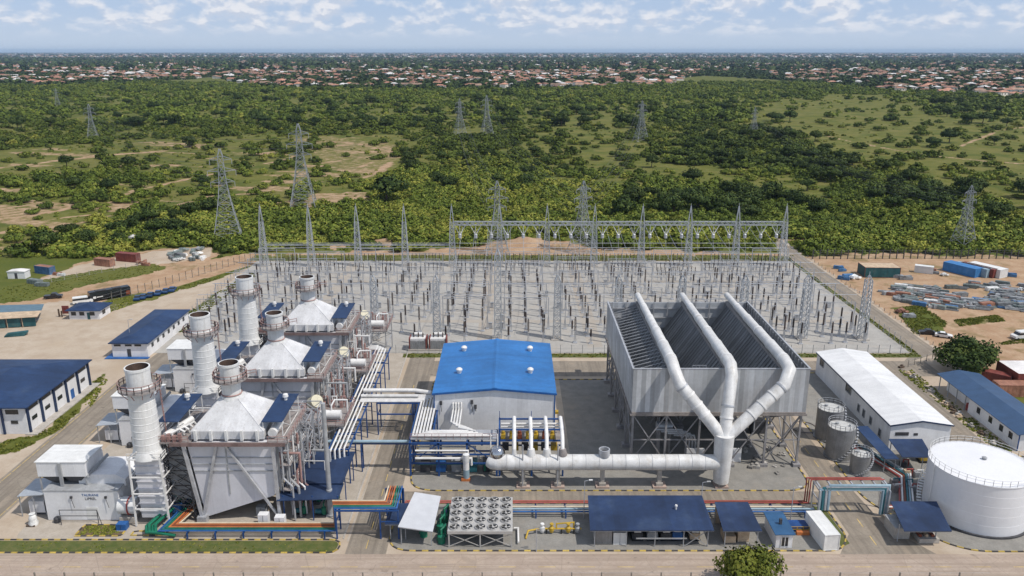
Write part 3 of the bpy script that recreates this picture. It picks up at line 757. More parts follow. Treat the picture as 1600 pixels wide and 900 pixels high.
def text_obj(name, s, loc, size, m, parent, rx=math.pi/2, rz=0, ext=.01):
    cu = bpy.data.curves.new(name, 'FONT'); cu.body = s; cu.size = size; cu.extrude = ext; cu.align_x = 'CENTER'
    cu.materials.append(m)
    q = bpy.data.objects.new(name, cu); COL.objects.link(q)
    me = bpy.data.meshes.new_from_object(q.evaluated_get(bpy.context.evaluated_depsgraph_get()))
    bpy.data.objects.remove(q)
    o = bpy.data.objects.new(name, me); COL.objects.link(o)
    o.parent = parent; o.location = Vector(loc)-parent.location; o.rotation_euler = (rx,0,rz)
    return o
def enclosure(k):
    dy = 26.4*k
    Y = 118.0+dy
    t = thing('turbine_enclosure', 'low white turbine enclosure beside an exhaust stack, '+ORD[k], 'machine house', (-71.2,Y+3,0), 'turbine enclosures')
    MB().box(-77.2,-65.0,Y,Y+4.6,.1,5.5).build('casing', M['clad'], t)
    MB().box(-77.3,-64.9,Y-.08,Y+4.7,5.5,5.62).build('roof', M['grey'], t)
    mb = MB().prism_y([(-72.4,5.62),(-66.6,5.62),(-64.6,5.2),(-64.6,6.4),(-66.2,7.3),(-72.4,7.3)], Y+2.2, Y+8.5); mb.box(-77,-65,Y+4.7,Y+9,.1,5.4); mb.build('rear_casing', M['clad_y'], t)
    for x in (-72.9,-67.2): MB().box(x,x+.35,Y-.25,Y,4.2,4.6).bar((x+.2,Y-.2,4.1),(x+.6,Y-.35,2.6),.06).build('wall_lamp', M['dark'], t)
    for x in (-70.6,): MB().box(x,x+2,Y-.05,Y,.3,2.5).build('door', M['boxwhite'], t)
    if k == 0:
        text_obj('lettering', 'TAURANE', (-69.6,Y-.02,4.55), .62, M['pblue'], t)
        text_obj('lettering', 'LIPREL', (-69.6,Y-.02,3.85), .68, M['dark'], t)
    mb = MB().rail([(-74.6,Y-.9,.1),(-68.4,Y-.9,.1)],2.4,.09,6.2).bar((-74.6,Y-.9,2.5),(-74.2,Y-1.5,.1),.08).bar((-68.4,Y-.9,2.5),(-67.6,Y-1.4,.1),.08); mb.build('guard_frame', M['dark'], t)
    MB().lathe(-75.4,Y-.5,[(.55,.1),(.55,.8),(.3,1.0)],14).build('filter_pot', M['dark'], t)
    # intake house standing on the enclosure on its own legs
    f = thing('intake_filter_house', 'white boxy air intake house on legs above a turbine enclosure, '+ORD[k], 'filter house', (-74.6,Y+4.5,0), 'air intake houses')
    MB().box(-78.6,-74.9,Y+1.5,Y+7.5,7.3,9.9).box(-74.5,-70.6,Y+1.5,Y+7.5,7.3,9.9).build('filter_box', M['clad'], f)
    MB().box(-78.8,-70.4,Y+1.4,Y+7.6,9.9,10.03).build('roof', M['boxwhite'], f)
    MB().box(-74.95,-74.45,Y+1.2,Y+1.5,5.7,9.9).build('pilaster', M['grey'], f)
    mb = MB()
    for x in (-78.4,-70.8):
        for y in (Y+1.7,Y+7.3): mb.bar((x,y,5.5 if x > -77 else .1),(x,y,7.3),.2)
    mb.bar((-70.6,Y+1.6,7.2),(-69.4,Y+6.8,8.6),.3,.5)
    mb.build('leg', M['grey'], f)
    mb = MB().add([(-78.4,Y+1.7,7.3),(-74.9,Y+1.7,7.3),(-74.9,Y+7.3,7.3),(-78.4,Y+7.3,7.3),(-76.6,Y+2.4,5.7),(-75.2,Y+2.4,5.7),(-75.2,Y+6,5.7),(-76.6,Y+6,5.7)],[(0,1,5,4),(1,2,6,5),(2,3,7,6),(3,0,4,7)])
    mb.add([(-74.5,Y+1.7,7.3),(-70.8,Y+1.7,7.3),(-70.8,Y+7.3,7.3),(-74.5,Y+7.3,7.3),(-73.8,Y+2.4,5.7),(-72.4,Y+2.4,5.7),(-72.4,Y+6,5.7),(-73.8,Y+6,5.7)],[(0,1,5,4),(1,2,6,5),(2,3,7,6),(3,0,4,7)])
    mb.build('hopper', M['dark'], f)
    s = thing('lean_to_shed', 'small grey lean-to roof over a tank beside a turbine enclosure, '+ORD[k], 'shed', (-80,Y+4,0), 'lean-to sheds by the enclosures')
    MB().slab([(-82.4,Y+1.0,3.9),(-77.35,Y+1.0,4.3),(-77.35,Y+6.5,4.5),(-82.4,Y+6.5,4.1)],.1).build('roof', M['wroofgrey'], s)
    mb = MB()
    for x in (-82.2,-79.9):
        for y in (Y+1.2,Y+6.3): mb.bar((x,y,0),(x,y,4.0),.14)
    mb.build('post', M['grey'], s)
    q = thing('lube_oil_tank', 'white rounded oil tank under a lean-to roof, '+ORD[k], 'tank', (-79.6,Y+2.6,0), 'oil tanks under the lean-to sheds')
    MB().box(-81.1,-77.7,Y+1.6,Y+4.6,.5,2.6).build('tank_body', M['clad'], q); MB().path([(-80.9,Y+3,2.7),(-80.9,Y+3,3.4),(-79,Y+3,3.4)],.12,8).build('pipe', M['lagpipe'], q)
    MB().box(-81.3,-77.6,Y+1.8,Y+4.4,.03,.5).build('skid', M['dark'], q)
M['wroofgrey'] = mat('lean_to_sheet', (.40,.43,.46), .5, .2, var=.12)
for k in range(3):
    boiler(k); exhaust_stack(k); enclosure(k)

# equipment decks to the right of each boiler
def equipment_deck(k):
    dy = 26.4*k
    ya, yb = 137.0+dy, 147.5+dy
    t = thing('equipment_deck', 'rust red steel deck beside a boiler carrying vessels, '+ORD[k], 'platform', (-35,142+dy,0), 'steel equipment decks')
    MB().box(-41,-31.2,ya,yb,7.8,8.0).build('deck', M['deckrust'], t)
    MB().rail([(-41,ya,8),(-31.2,ya,8),(-31.2,yb,8),(-41,yb,8)],1.1,.08,1.6,closed=True).build('railing', M['rust'], t)
    mb = MB(); lattice_box(mb,-40.6,-31.6,ya+.3,yb-.3,0,7.8,2,.16,.26)
    mb.build('frame', M['galv'], t)
    v = thing('pressure_vessel', 'white horizontal pressure vessel lying on a rust red deck, '+ORD[k], 'vessel', (-33.8,ya+2.2,8), 'vessels on the steel decks')
    mb = MB().path([(-36,ya+2.2,9.3),(-35.6,ya+2.2,9.3),(-32.6,ya+2.2,9.3),(-32.2,ya+2.2,9.3)],.85,18); mb.build('shell', M['lagpipe'], v, smooth=40)
    mb = MB()
    for x in (-35.2,-33): mb.box(x,x+.35,ya+1.6,ya+2.8,8.01,8.7)
    mb.build('saddle', M['grey'], v)
    MB().path([(-34,ya+2.2,10),(-34,ya+2.2,11),(-34,ya+5,11),(-31.6,ya+5,11),(-31.6,ya+5,7)],.16,8).build('pipe', M['lagpipe'], v, smooth=40)
    d = thing('silencer_drum', 'cream coloured upright silencer drum among red pipes on a deck, '+ORD[k], 'drum', (-38,ya+6,8), 'silencer drums on the steel decks')
    mb = MB().path([(-38.6,ya+6.5,9.6),(-37.4,ya+5.4,10.6)],1.25,20); mb.build('shell', M['cream2'], d, smooth=40)
    MB().box(-39,-37.2,ya+5.2,ya+7,8.01,9.2).build('stand', M['rust'], d)
    for i in range(5):
        x = -40.2+1.7*i
        s = thing('valve_station', 'red oxide valve set standing on the deck beside a vessel', 'valve', (x,ya+8,8), 'valve sets on the steel decks')
        MB().box(x-.3,x+.3,ya+7.8,ya+8.6,8.01,9.2+.4*(i % 2)).build('body', M['rust'], s)
        MB().path([(x,ya+8.2,9.2),(x,ya+8.2,10.3),(x+.8,ya+8.2,10.3),(x+.8,ya+8.2,8.1)],.13,7).build('pipe', M['lagpipe'] if i % 2 else M['rust'], s, smooth=40)
M['cream2'] = mat('dull_cream', (.60,.56,.42), .5, var=.15, dirt_amt=.4, dirt=(.4,.3,.18))
for k in range(3): equipment_deck(k)

# green header and lattice between units at the left
for k in range(3):
    y = 128.5+26.4*k
    t = thing('green_pipe_header', 'dark green pipe header on short posts behind a turbine enclosure, '+ORD[k], 'pipes', (-66,y,0), 'green pipe headers')
    for i in range(2): MB().path([(-72,y+.5*i,2.4),(-62.5,y+.5*i,2.4),(-62.5,y+.5*i,.1)],.22,8).build('pipe', M['green'], t, smooth=40)
    mb = MB()
    for x in (-69,-67.6): mb.bar((x,y+.2,0),(x,y+.2,2.2),.2)
    mb.build('post', M['teal'], t)
    MB().box(-73,-63,y+1.6,y+2,.05,1.2).build('low_wall', M['tan'], t)

# stair tower and the tall grey vent pipe, lower canopy
def stair_tower(x, y, h, label):
    t = thing('stair_tower', label, 'stair tower', (x,y,0), 'lattice stair towers')
    mb = MB(); lattice_box(mb,x-1.7,x+1.7,y-1.7,y+1.7,0,h,int(h/2.6),.14,.2); mb.build('frame', M['galv'], t)
    mb = MB()
    n = int(h/2.6)
    for i in range(n):
        z = i*h/n; s = 1 if i % 2 else -1
        mb.add([(x-1.5*s,y-.9*s,z),(x-1.5*s,y-.1*s,z),(x+1.5*s,y-.1*s,z+h/n),(x+1.5*s,y-.9*s,z+h/n)],[(0,1,2,3)])
    mb.build('stair', M['deckrust'], t)
stair_tower(-36.6,134.2,13.5,'grey lattice stair tower between the nearest boiler and the blue canopy')
stair_tower(-36.6,160.6,13.5,'grey lattice stair tower beside the middle boiler')
stair_tower(-36.6,187.,13.5,'grey lattice stair tower beside the farthest boiler')
t = thing('vent_pipe', 'tall plain grey vent pipe rising through the dark blue canopy', 'vent pipe', (-30.5,119.6,0))
MB().lathe(-30.5,119.6,[(.5,.05),(.5,4.9),(.40,5.0),(.36,20.5)],18).build('pipe', M['grey'], t, smooth=40); MB().box(-31.2,-29.8,118.9,120.3,.02,.3).build('base_plate', M['grey'], t)
t = thing('pump_canopy', 'two-slope dark blue canopy over green pumps beside the nearest boiler', 'canopy', (-33,124,0))
MB().slab([(-38.2,121.0,5.2),(-28.5,121.0,5.2),(-28.3,131.5,5.6),(-37.8,131.5,5.6)],.12).build('roof', M['navy'], t)
MB().slab([(-38.6,117.0,4.3),(-28.6,117.6,4.3),(-28.4,121.4,5.0),(-38.3,121.4,5.0)],.12).build('roof', M['navy'], t)
mb = MB()
for x in (-37.8,-33,-28.8):
    for y in (118,124,131): mb.bar((x,y,0),(x,y,4.6 if y < 120 else 5.2),.16)
mb.build('post', M['bluesteel'], t)
for i, (x, y) in enumerate([(-35.6,119.6),(-32.2,119.4),(-34,123.5),(-31,124.5)]):
    p = thing('pump_set', 'green pump set on a low frame under the two-slope canopy', 'pump', (x,y,0), 'pumps under the two-slope canopy')
    MB().box(x-.9,x+.9,y-.7,y+.7,.02,.4).build('skid', M['dark'], p); MB().path([(x-.8,y,.9),(x+.3,y,.9)],.42,12).build('motor', M['teal'], p, smooth=40)
    MB().lathe(x+.6,y,[(.4,.4),(.4,1.6),(.15,1.7)],12).build('casing', M['green'], p); MB().path([(x+.6,y,1.6),(x+.6,y,2.3),(x+.6,y+1.5,2.3)],.14,8).build('pipe', M['green'], p, smooth=40)
for i, (x,y,z,m) in enumerate([(-40.8,116.6,2.2,'clad'),(-38,116.2,2.0,'clad'),(-42.2,120,1.6,'grey'),(-56.2,119.4,2.2,'pblue'),(-63.6,115.4,1.2,'pblue')]):
    lab = ['tall pale control cabinet by the boiler leg nearest the canopy', 'shorter pale control cabinet beside the foot of a brace', 'grey cabinet in the shade below the sloping boiler floor', 'blue cabinet between coloured pipes and the nearest boiler', 'small blue skid box under the turbine duct'][i]
    t = thing('control_cabinet', lab, 'cabinet', (x,y,0))
    MB().box(x-.8,x+.8,y-.6,y+.6,.12,z).build('cabinet', M[m], t); MB().box(x-.9,x+.9,y-.7,y+.7,.02,.12).build('plinth', M['conc'], t); MB().box(x-.02,x+.02,y-.63,y-.6,.2,z-.1).build('door_seam', M['dark'], t)

# ------------------------------------------------------------------ pipe racks
def pipe_rack(label, lines, posts, steel='bluesteel', cat='pipe rack', beams=(), name='pipe_rack', group=None):
    """lines: (points, radius, material); posts: portal frames (x0,y0,x1,y1,z)"""
    p0 = lines[0][0][0]
    t = thing(name, label, cat, (p0[0],p0[1],0), group)
    for pts, r, m in lines: MB().path(pts, r, 10).build('pipe', M[m], t, smooth=50)
    for x0,y0,x1,y1,z in posts:
        mb = MB().bar((x0,y0,0),(x0,y0,z),.22).bar((x1,y1,0),(x1,y1,z),.22).bar((x0,y0,z-.1),(x1,y1,z-.1),.22)
        if z > 3: mb.bar((x0,y0,z*.6),(x1,y1,z*.6),.16)
        mb.build('portal_frame', M[steel], t)
    for a, b in beams: MB().bar(a, b, .24).build('beam', M[steel], t)
    return t
cols = ['cream','orange','brown','orange','green','teal','pblue']
L = []
for i, c in enumerate(cols):
    y = 112.95+(6-i)*.36*1.05 if False else 115.2-i*.38
    x = -18.2+.0-(6-i)*.0
    xr = -28.2+i*.0
    xe = -20.6+i*.38
    zz = 5.4
    L.append(([(-55.6+(6-i)*.42,126-i*.1,1.3),(-55.6+(6-i)*.42,119.5,1.3),(-54.2+(6-i)*.30,y+.0,1.3) if False else (-56.6+(6-i)*.42,y,1.3),(-28.9+i*.12,y,1.3),(-28.9+i*.12,y,zz),(xe,y,zz),(xe,119.6,zz),(xe,119.6,1.6)], .13, c))
pipe_rack('bundle of orange, green and blue pipes bridging the cross road by the nearest boiler', L,
    [(x,112.7,x,115.5,1.1) for x in (-52,-47.5,-43,-38.5,-34,-30)]+[(-28.0,112.7,-28.0,115.5,5.2),(-21,112.7,-18.1,112.7,5.2),(-21,119.4,-18.1,119.4,5.2)], beams=[((-28,112.7,5.1),(-18.2,112.7,5.1)),((-28,115.5,5.1),(-20.8,115.5,5.1))])
G = []
for i in range(4):
    G.append(([(-57.8+.5*i,128,1.5+.3*(i % 2)),(-57.8+.5*i,120,1.5+.3*(i % 2)),(-59.2+.5*i,114.4,1.2+.3*(i % 2)),(-58.6+.5*i,113,1.0),(-54,113-.05*i,.5)], .24, 'green'))
G.append(([(-55.4,126,1.0),(-55.4,119.4,1.0),(-56.4,115.6,1.0),(-54.8,113.6,.9)], .14, 'purple'))
pipe_rack('dark green pipe bundle on the ground at the start of the coloured pipes', G, [], name='pipe_bundle')
# white pipes on the blue racks
L = [([(-32.2+.75*i,128.5+i*.4,2),(-32.2+.75*i,128.5+i*.4,7.1),(-32.2+.75*i,182-i*.8,7.1),(-34-.3*i,182-i*.8,7.1),(-34-.3*i,182-i*.8,3)], .18, ['lagpipe','orange','lagpipe','lagpipe','cream'][i] if i != 1 else 'lagpipe') for i in range(4)]
pipe_rack('long row of white pipes on a blue rack beside the boilers', L, [(-32.8,y,-29.2,y,6.9) for y in range(130,184,6)], beams=[((-29.2,130,6.6),(-29.2,182,6.6)),((-32.8,130,6.6),(-32.8,182,6.6))])
L = [([(-30.5,150.2+.62*i,7.3),(-14.4-.0*i-.55*(5-i)*0-.62*(5-i)*0,150.2+.62*i,7.3),(-14.4,150.2+.62*i,7.3)] , .1, 'lagpipe') for i in range(0)]
for i in range(6):
    L.append(([(-30.6,149.4+.6*i,7.3),(-18.2+.58*i,149.4+.6*i,7.3),(-18.2+.58*i,134.2+.42*i,7.3),(-3.6-.9*i,134.2+.42*i,7.3)], .2, 'lagpipe'))
L.append(([(-30.6,153.6,7.9),(-20,153.6,7.9),(-16.5,152.4,7.9)], .42, 'lagpipe')); L.append(([(-30.6,150.8,7.9),(-19,150.8,7.9)], .34, 'lagging'))
pipe_rack('comb of white pipes turning from the cross road to the blue roofed hall', L,
    [(-27.2,149.2,-27.2,152.9,7.0),(-20,149.2,-20,152.9,7.0),(-18.6,146,-14.8,146,7.0),(-18.6,140,-14.8,140,7.0)], beams=[((-27.2,149.2,7.0),(-18.4,149.2,7.0)),((-27.2,149.2,4.6),(-18.4,149.2,4.6)),((-27.2,152.9,7.0),(-18.4,152.9,7.0)),((-18.7,149,6.95),(-18.7,133.6,6.95)),((-14.7,149,6.95),(-14.7,137,6.95))])
L = [([(-34,134.6,6.0),(-18.7,134.6,6.0)], .3, 'ltblue'), ([(-34,135.2,5.6),(-18.7,135.2,5.6)], .18, 'pblue')]
pipe_rack('slender pale blue pipe bridge across the road between the blue racks', L, [(-27.8,134.2,-27.8,135.6,5.5)], beams=[((-30,134.9,5.4),(-18.7,134.9,5.4))])
# steel frame before the hall
t = thing('pipe_deck', 'blue steel frame and pale deck full of pipes before the hall gable', 'pipe rack', (-11,134,0))
MB().box(-18.6,-2.8,133.6,137.4,6.86,7.0).build('deck', M['galv'], t)
mb = MB()
for x in (-18.6,-13.4,-8.2,-2.8):
    for y in (132.6,137.4): mb.bar((x,y,0),(x,y,7.0 if y > 135 else 6.8),.34)
for z in (2.6,4.4,6.6):
    for y in (132.6,137.4): mb.bar((-18.6,y,z),(-2.8,y,z),.34 if z > 5 else .26)
    for x in (-18.6,-8.2,-2.8): mb.bar((x,132.6,z),(x,137.4,z),.26)
mb.bar((-18.6,132.6,2.6),(-13.4,132.6,6.6),.14).bar((-8.2,132.6,6.6),(-2.8,132.6,2.6),.14)
mb.build('frame', M['bluesteel'], t)
for i, (z, y, m) in enumerate([(5.4,132.2,'lagpipe'),(3.9,132.1,'lagpipe'),(5.0,134.5,'galv'),(3.4,134.5,'lagpipe'),(5.9,136,'pblue'),(2.2,133.2,'green')]):
    MB().path([(-17.6,y,z),(-8+.6*i,y,z),(-8+.6*i,y,z-1.4)],.17+.04*(i % 2),8).build('pipe', M[m], t, smooth=50)
for i in range(5): MB().box(-17+2.9*i,-15.2+2.9*i,134,136.2,.05,1.8+.3*(i % 3)).build('equipment_box', M[['dark','pblue','grey','teal','dark'][i]], t)
MB().rail([(-18.6,133.6,7),(-2.8,133.6,7)],1.05,.07,1.3).build('railing', M['rust'], t)
for i in range(4): MB().path([(-11.6+.55*i,145.9,8.6),(-11.6+.55*i,145.3,8.6),(-11.6+.55*i,145.3,7.4),(-11.6+.55*i,140-.8*i,7.3),(-8.6+.6*i,138-.5*i,7.2)],.17,8).build('riser_pipe', M['lagpipe'], t, smooth=50)
t = thing('valve_gantry', 'open blue steel frame with yellow valves above the white main', 'steel frame', (3.4,134.5,0))
mb = MB()
for x in (-2.3,3.6,9.3):
    for y in (132.6,137.0): mb.bar((x,y,0),(x,y,9.6 if x < 9 or y > 133 else 9.0),.3)
for z in (4.0,7.2,9.4):
    for y in (132.6,137.0): mb.bar((-2.3,y,z),(9.3,y,z),.26)
    for x in (-2.3,3.6,9.3): mb.bar((x,132.6,z),(x,137,z),.22)
mb.bar((-2.3,137,9.6),(-2.3,137,11),.12).bar((3.6,137,9.6),(3.6,137,11),.12)
mb.build('frame', M['bluesteel'], t)
MB().box(-2.2,9.2,132.8,136.8,6.9,7.02).build('deck', M['deckrust'], t)
for i in range(7):
    x = -1.6+1.5*i
    MB().box(x-.4,x+.4,133.4,134.4,7.03,8.0).lathe(x,133.9,[(.3,8.0),(.3,8.5),(.12,8.6)],10).build('valve', M['yellow'] if i % 3 != 2 else M['brown'], t)
for i, z in enumerate((8.3,8.9,5.6)): MB().path([(-2,136,z),(9,136,z)],.2,8).build('pipe', M['lagpipe'], t, smooth=50)
for i in range(6): MB().box(-1.8+1.8*i,-.6+1.8*i,134.5,136,4.2,5.2).build('lower_valve', M['yellow'] if i % 2 else M['dark'], t)
t = thing('drain_pot', 'white and blue upright drain pot with an orange foot before the pipe deck', 'vessel', (-8.3,131.2,0))
MB().lathe(-8.3,131.2,[(.55,2.2),(.55,3.8)],16).lathe(-8.3,131.2,[(.56,.5),(.56,2.2)],16,mi=1).build('shell', [M['lagpipe'],M['ltblue']], t, smooth=40); MB().box(-9.2,-7.6,130.6,131.6,.04,.5).build('foot', M['orange'], t); MB().lathe(-8.3,131.2,[(.6,3.8),(.6,5.2),(.2,5.4)],16).build('head', M['white'], t, smooth=40)

# ------------------------------------------------------------------ hall with the bright blue roof
t = thing('turbine_hall', 'white hall with a shallow bright blue gable roof and four roof cowls', 'hall', (-3.4,160,0))
x0,x1,y0,y1,xm = -15.3,8.4,146.,173.6,-3.4
MB().prism_y([(x0,0),(x1,0),(x1,10.6),(xm,11.6),(x0,10.6)],y0,y1).build('wall', M['clad'], t)
rf = MB().slab([(x0-.35,y0-.3,10.72),(xm,y0-.3,11.8),(xm,y1+.3,11.8),(x0-.35,y1+.3,10.72)],.14).slab([(xm,y0-.3,11.8),(x1+.35,y0-.3,10.72),(x1+.35,y1+.3,10.72),(xm,y1+.3,11.8)],.14).build('roof', M['blue'], t)
MB().prism_y([(xm-.5,11.80),(xm,11.86),(xm+.5,11.80),(xm,11.92)],y0-.32,y1+.32).build('ridge_cap', M['blue'], rf)
for x,y in ((-10.6,168),(4.0,168),(-10.9,155.2),(3.8,155.2)):
    z = 11.8-abs(x-xm)*.091
    MB().lathe(x,y,[(.42,z-.05),(.42,z+.45),(.62,z+.5),(.66,z+.85),(.4,z+1.1),(.05,z+1.2)],16).build('roof_cowl', M['lagpipe'], rf, smooth=40)
mb = MB()
for a, b in (((x0-.4,10.5),(xm,11.55)),((x1+.4,10.5),(xm,11.55))): mb.bar((a[0],y0-.36,a[1]),(b[0],y0-.36,b[1]),.12,.34)
mb.box(x0-.12,x0+.1,y0-.1,y0,.1,10.6).box(x1-.1,x1+.12,y0-.1,y0,.1,10.6)
mb.build('trim', M['pblue'], t)
MB().box(x1,x1+.8,y0+.3,y0+1.2,6,6.5).build('wall_box', M['yellow'], t)
for x,z in ((-7.9,8.4),(-7.2,7.4),(-14,8.2)): MB().box(x-.25,x+.25,y0-.3,y0,z,z+.8).bar((x,y0-.2,z),(x+.1,y0-.2,6.8),.1).build('wall_vent', M['dark'], t)
MB().box(x0-.04,x0,y0+6,y0+10,.1,4).build('side_door', M['pblue'], t)

# ------------------------------------------------------------------ air cooled condenser
t = thing('air_cooled_condenser', 'huge grey corrugated condenser box on lattice legs with dark sloping bundles', 'condenser', (38,156,0))
x0,x1,y0,y1,zb,zt = 22.,54.,136.,177.,11.3,19.8
MB().box(x0,x1,y0-.1,y0+.1,zb,zt).build('wind_wall', M['acc'], t)
MB().box(x0,x1,y1-.1,y1+.1,zb,zt-.2).build('wind_wall', M['accback'] if 'accback' in M else M.setdefault('accback', mat('pale_sheet', (.5,.52,.54), .5, .2, var=.12, panel=('x',.85), pvar=.1)), t)
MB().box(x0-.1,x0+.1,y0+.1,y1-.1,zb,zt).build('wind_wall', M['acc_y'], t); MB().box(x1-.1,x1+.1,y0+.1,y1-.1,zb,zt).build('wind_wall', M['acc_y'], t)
mb = MB()
for z in (13.6,16.0,18.2):
    mb.bar((x0+.2,y1-.3,z),(x1-.2,y1-.3,z),.2)
    for x in (x0+.3,x1-.3): mb.bar((x,y0+.3,z),(x,y1-.3,z),.18)
for x in np.arange(x0+1,x1,3.2): mb.bar((x,y1-.35,zb),(x,y1-.35,zt),.2)
for y in np.arange(y0+1.6,y1,1.7):
    mb.bar((x1-.35,y,zb),(x1-.35,y,zt-.1),.2); mb.bar((x0+.35,y,zb),(x0+.35,y,zt-.1),.2)
    mb.bar((x1-.3,y,17.4),(50.3,y,19.1),.15); mb.bar((x0+.3,y,17.4),(28.4,y,19.1),.12)
mb.build('inner_frame', M['galv'], t)
for z in (zt,):
    mb = MB().box(x0-.16,x1+.16,y0-.16,y0+.16,z,z+.12).box(x0-.16,x0+.16,y0+.16,y1,z,z+.12).box(x1-.16,x1+.16,y0+.16,y1,z,z+.12); mb.build('coping', M['galv'], t)
MB().box(x0,x1,y0-.25,y0-.1,zb-.35,zb).box(x0-.25,x1+.25,y0-.3,y0+.3,zb-.7,zb-.35).box(x0-.25,x0+.3,y0+.3,y1,zb-.7,zb-.35).box(x1-.3,x1+.25,y0+.3,y1,zb-.7,zb-.35).build('base_beam', M['deckrust2'] if 'deckrust2' in M else M.setdefault('deckrust2', mat('brown_grey_beam', (.26,.23,.21), .7, var=.2)), t)
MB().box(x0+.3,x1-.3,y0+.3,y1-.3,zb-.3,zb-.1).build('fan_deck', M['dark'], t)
ridges = (29.0,39.3,49.6)
for xr in ridges:
    for s, xe in ((-1, max(xr-5.1, x0+.5)), (1, min(xr+5.1, x1-.5))):
        MB().slab([(xr+s*.5,y0+.8,19.2),(xe,y0+.8,12.4),(xe,y1-1.2,12.4),(xr+s*.5,y1-1.2,19.2)][::(-1 if s > 0 else 1)],.5).build('tube_bundle', M['fin'], t)
        mb = MB()
        for y in np.arange(y0+1.5,y1-1.2,1.3): mb.bar((xr+s*.55,y,19.26),(xe,y,12.46),.09)
        mb.build('bundle_rib', M['fin'], t)
    MB().add([(xr-.4,y1-1.1,19.2),(xr+.4,y1-1.1,19.2),(xr+4.8,y1-1.1,12.4),(xr-4.8 if xr > 30 else xr-4.8,y1-1.1,12.4)],[(0,1,2,3),(3,2,1,0)] if False else [(3,2,1,0)]).build('end_plate', M['fin'], t)
mb = MB().rail([(33,y0+1.2,zt-1),(35.5,y0+1.2,zt-1)],1.2,.07,.6); mb.build('handrail', M['galv'], t)
xs, ys = np.linspace(x0+.4,x1-.5,6), np.linspace(y0+.5,y1-.4,6)
for i, x in enumerate(xs):
    for j, y in enumerate(ys):
        if 0 < i < 5 and 0 < j < 5 and (i+j) % 2: continue
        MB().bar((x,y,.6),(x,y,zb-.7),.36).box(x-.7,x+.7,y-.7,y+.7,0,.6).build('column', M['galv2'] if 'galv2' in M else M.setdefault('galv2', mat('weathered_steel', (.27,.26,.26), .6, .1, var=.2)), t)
mb = MB()
for i in range(5):
    for y in (ys[0], ys[2], ys[5]):
        a, b = xs[i], xs[i+1]
        mb.bar((a,y,1),(b,y,zb-.8),.2).bar((b,y,1),(a,y,zb-.8),.2).bar((a,y,5.4),(b,y,5.4),.2)
for j in range(5):
    for x in (xs[0], xs[3], xs[5]):
        a, b = ys[j], ys[j+1]
        mb.bar((x,a,1),(x,b,zb-.8),.2).bar((x,b,1),(x,a,zb-.8),.2).bar((x,a,5.4),(x,b,5.4),.2)
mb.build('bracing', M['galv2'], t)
for i in range(3):
    for j in range(4):
        cx, cy = 27.3+10.6*i, 141+10.3*j
        MB().lathe(cx,cy,[(3.9,zb-1.6),(4.1,zb-.8)],24,cap_top=False).build('fan_shroud', M['dark'], t)
# duct tree
t = thing('steam_main', 'thick white steam main on pedestals branching into three risers over the condenser', 'steam duct', (18,129.2,0))
YM, ZM = 129.2, 4.7
d = MB().path([(-2.6,YM,ZM),(37.5,YM,ZM)],1.4,30).build('main_duct', M['lagging'], t, smooth=50)
for x in np.arange(-1,35,2.35): MB().ring((x,YM,ZM),1.39,.055,30,4,axis='x').build('band', M['galv'], d)
mb = MB().path([(-2.6,YM,ZM),(-3.6,YM,ZM),(-4.1,YM+.3,ZM+.1)],1.4,26,r_end=1.1); mb.build('end_bend', M['lagging'], d, smooth=60)
mb = MB().lathe(-2.6,YM+.5,[(1.4,ZM+.2),(1.42,ZM+1.5),(1.3,ZM+2.1),(.95,ZM+2.6),(.45,ZM+2.85),(.05,ZM+2.9)],26); mb.build('end_dome', M['chrome'], d, smooth=60)
for x in (-3.8,-2.6): MB().tube((x,YM+.6,ZM+2.6),(x,YM+.6,ZM+5.2),.11).build('dome_pipe', M['lagpipe'], d)
tr = MB().path([(37.5,YM,0.9),(37.5,YM,ZM),(37.5,YM,10.2)],1.35,26,r_end=1.75).build('trunk', M['lagging'], t, smooth=50)
MB().lathe(37.5,YM,[(1.0,10.2),(1.2,10.2)],12)
for xr, top in zip(ridges, (0,1,2)):
    if xr == ridges[1]: pts = [(37.5,YM,9.4),(38.3,131.4,15.0),(39.1,133.2,19.6),(39.3,135.2,20.9),(39.3,137.5,21.0)]
    else:
        s = -1 if xr < 37 else 1
        pts = [(37.5,YM,9.2),(37.5+(xr-37.5)*.9,132.6,18.2),(xr,134.2,20.4),(xr,136.2,20.9),(xr,138,21.0)]
    ri = MB().path(pts,1.1,24).build('riser', M['lagging'], t, smooth=50)
    a, b = Vector(pts[0]), Vector(pts[1])
    for f in (.45,.62,.8,.95) if xr != ridges[1] else (.6,.95):
        c = a.lerp(b, f); dd = (b-a).normalized()
        MB().path([c-dd*.16,c+dd*.16],1.21,24).build('joint_ring', M['lagpipe'] if f < .9 else M['galv'], ri, smooth=50)
    for f0, f1, r in ((137.5,145,1.04),(145,153,.95),(153,161,.86),(161,169,.77),(169,178.2,.66)):
        MB().path([(xr,f0,21-.05*(1.25-r)),(xr,f1,21-.05*(1.25-r))],r,22).build('header_duct', M['lagging'], ri, smooth=50)
        MB().path([(xr,f0,21),(xr,f0+.7,21)],r+.12,22).build('joint_ring', M['lagpipe'], ri, smooth=50)
    MB().box(xr-.55,xr+.55,137,177,19.2,19.9).build('saddle', M['galv2'], ri)
for i, x in enumerate((2.0,8.2,16.2,26.4,37.5)):
    mb = MB().box(x-.35,x+.35,YM-.5,YM+.5,.6,ZM-1.3).box(x-.6,x+.6,YM-.8,YM+.8,.3,.9); mb.build('pedestal', M['conc'], t); MB().box(x-1.2,x+1.2,YM-1.1,YM+1.1,.03,.32).build('footing', M['pinkconc'] if 'pinkconc' in M else M.setdefault('pinkconc', mat('pinkish_concrete', (.42,.32,.27), .9, var=.15)), t)
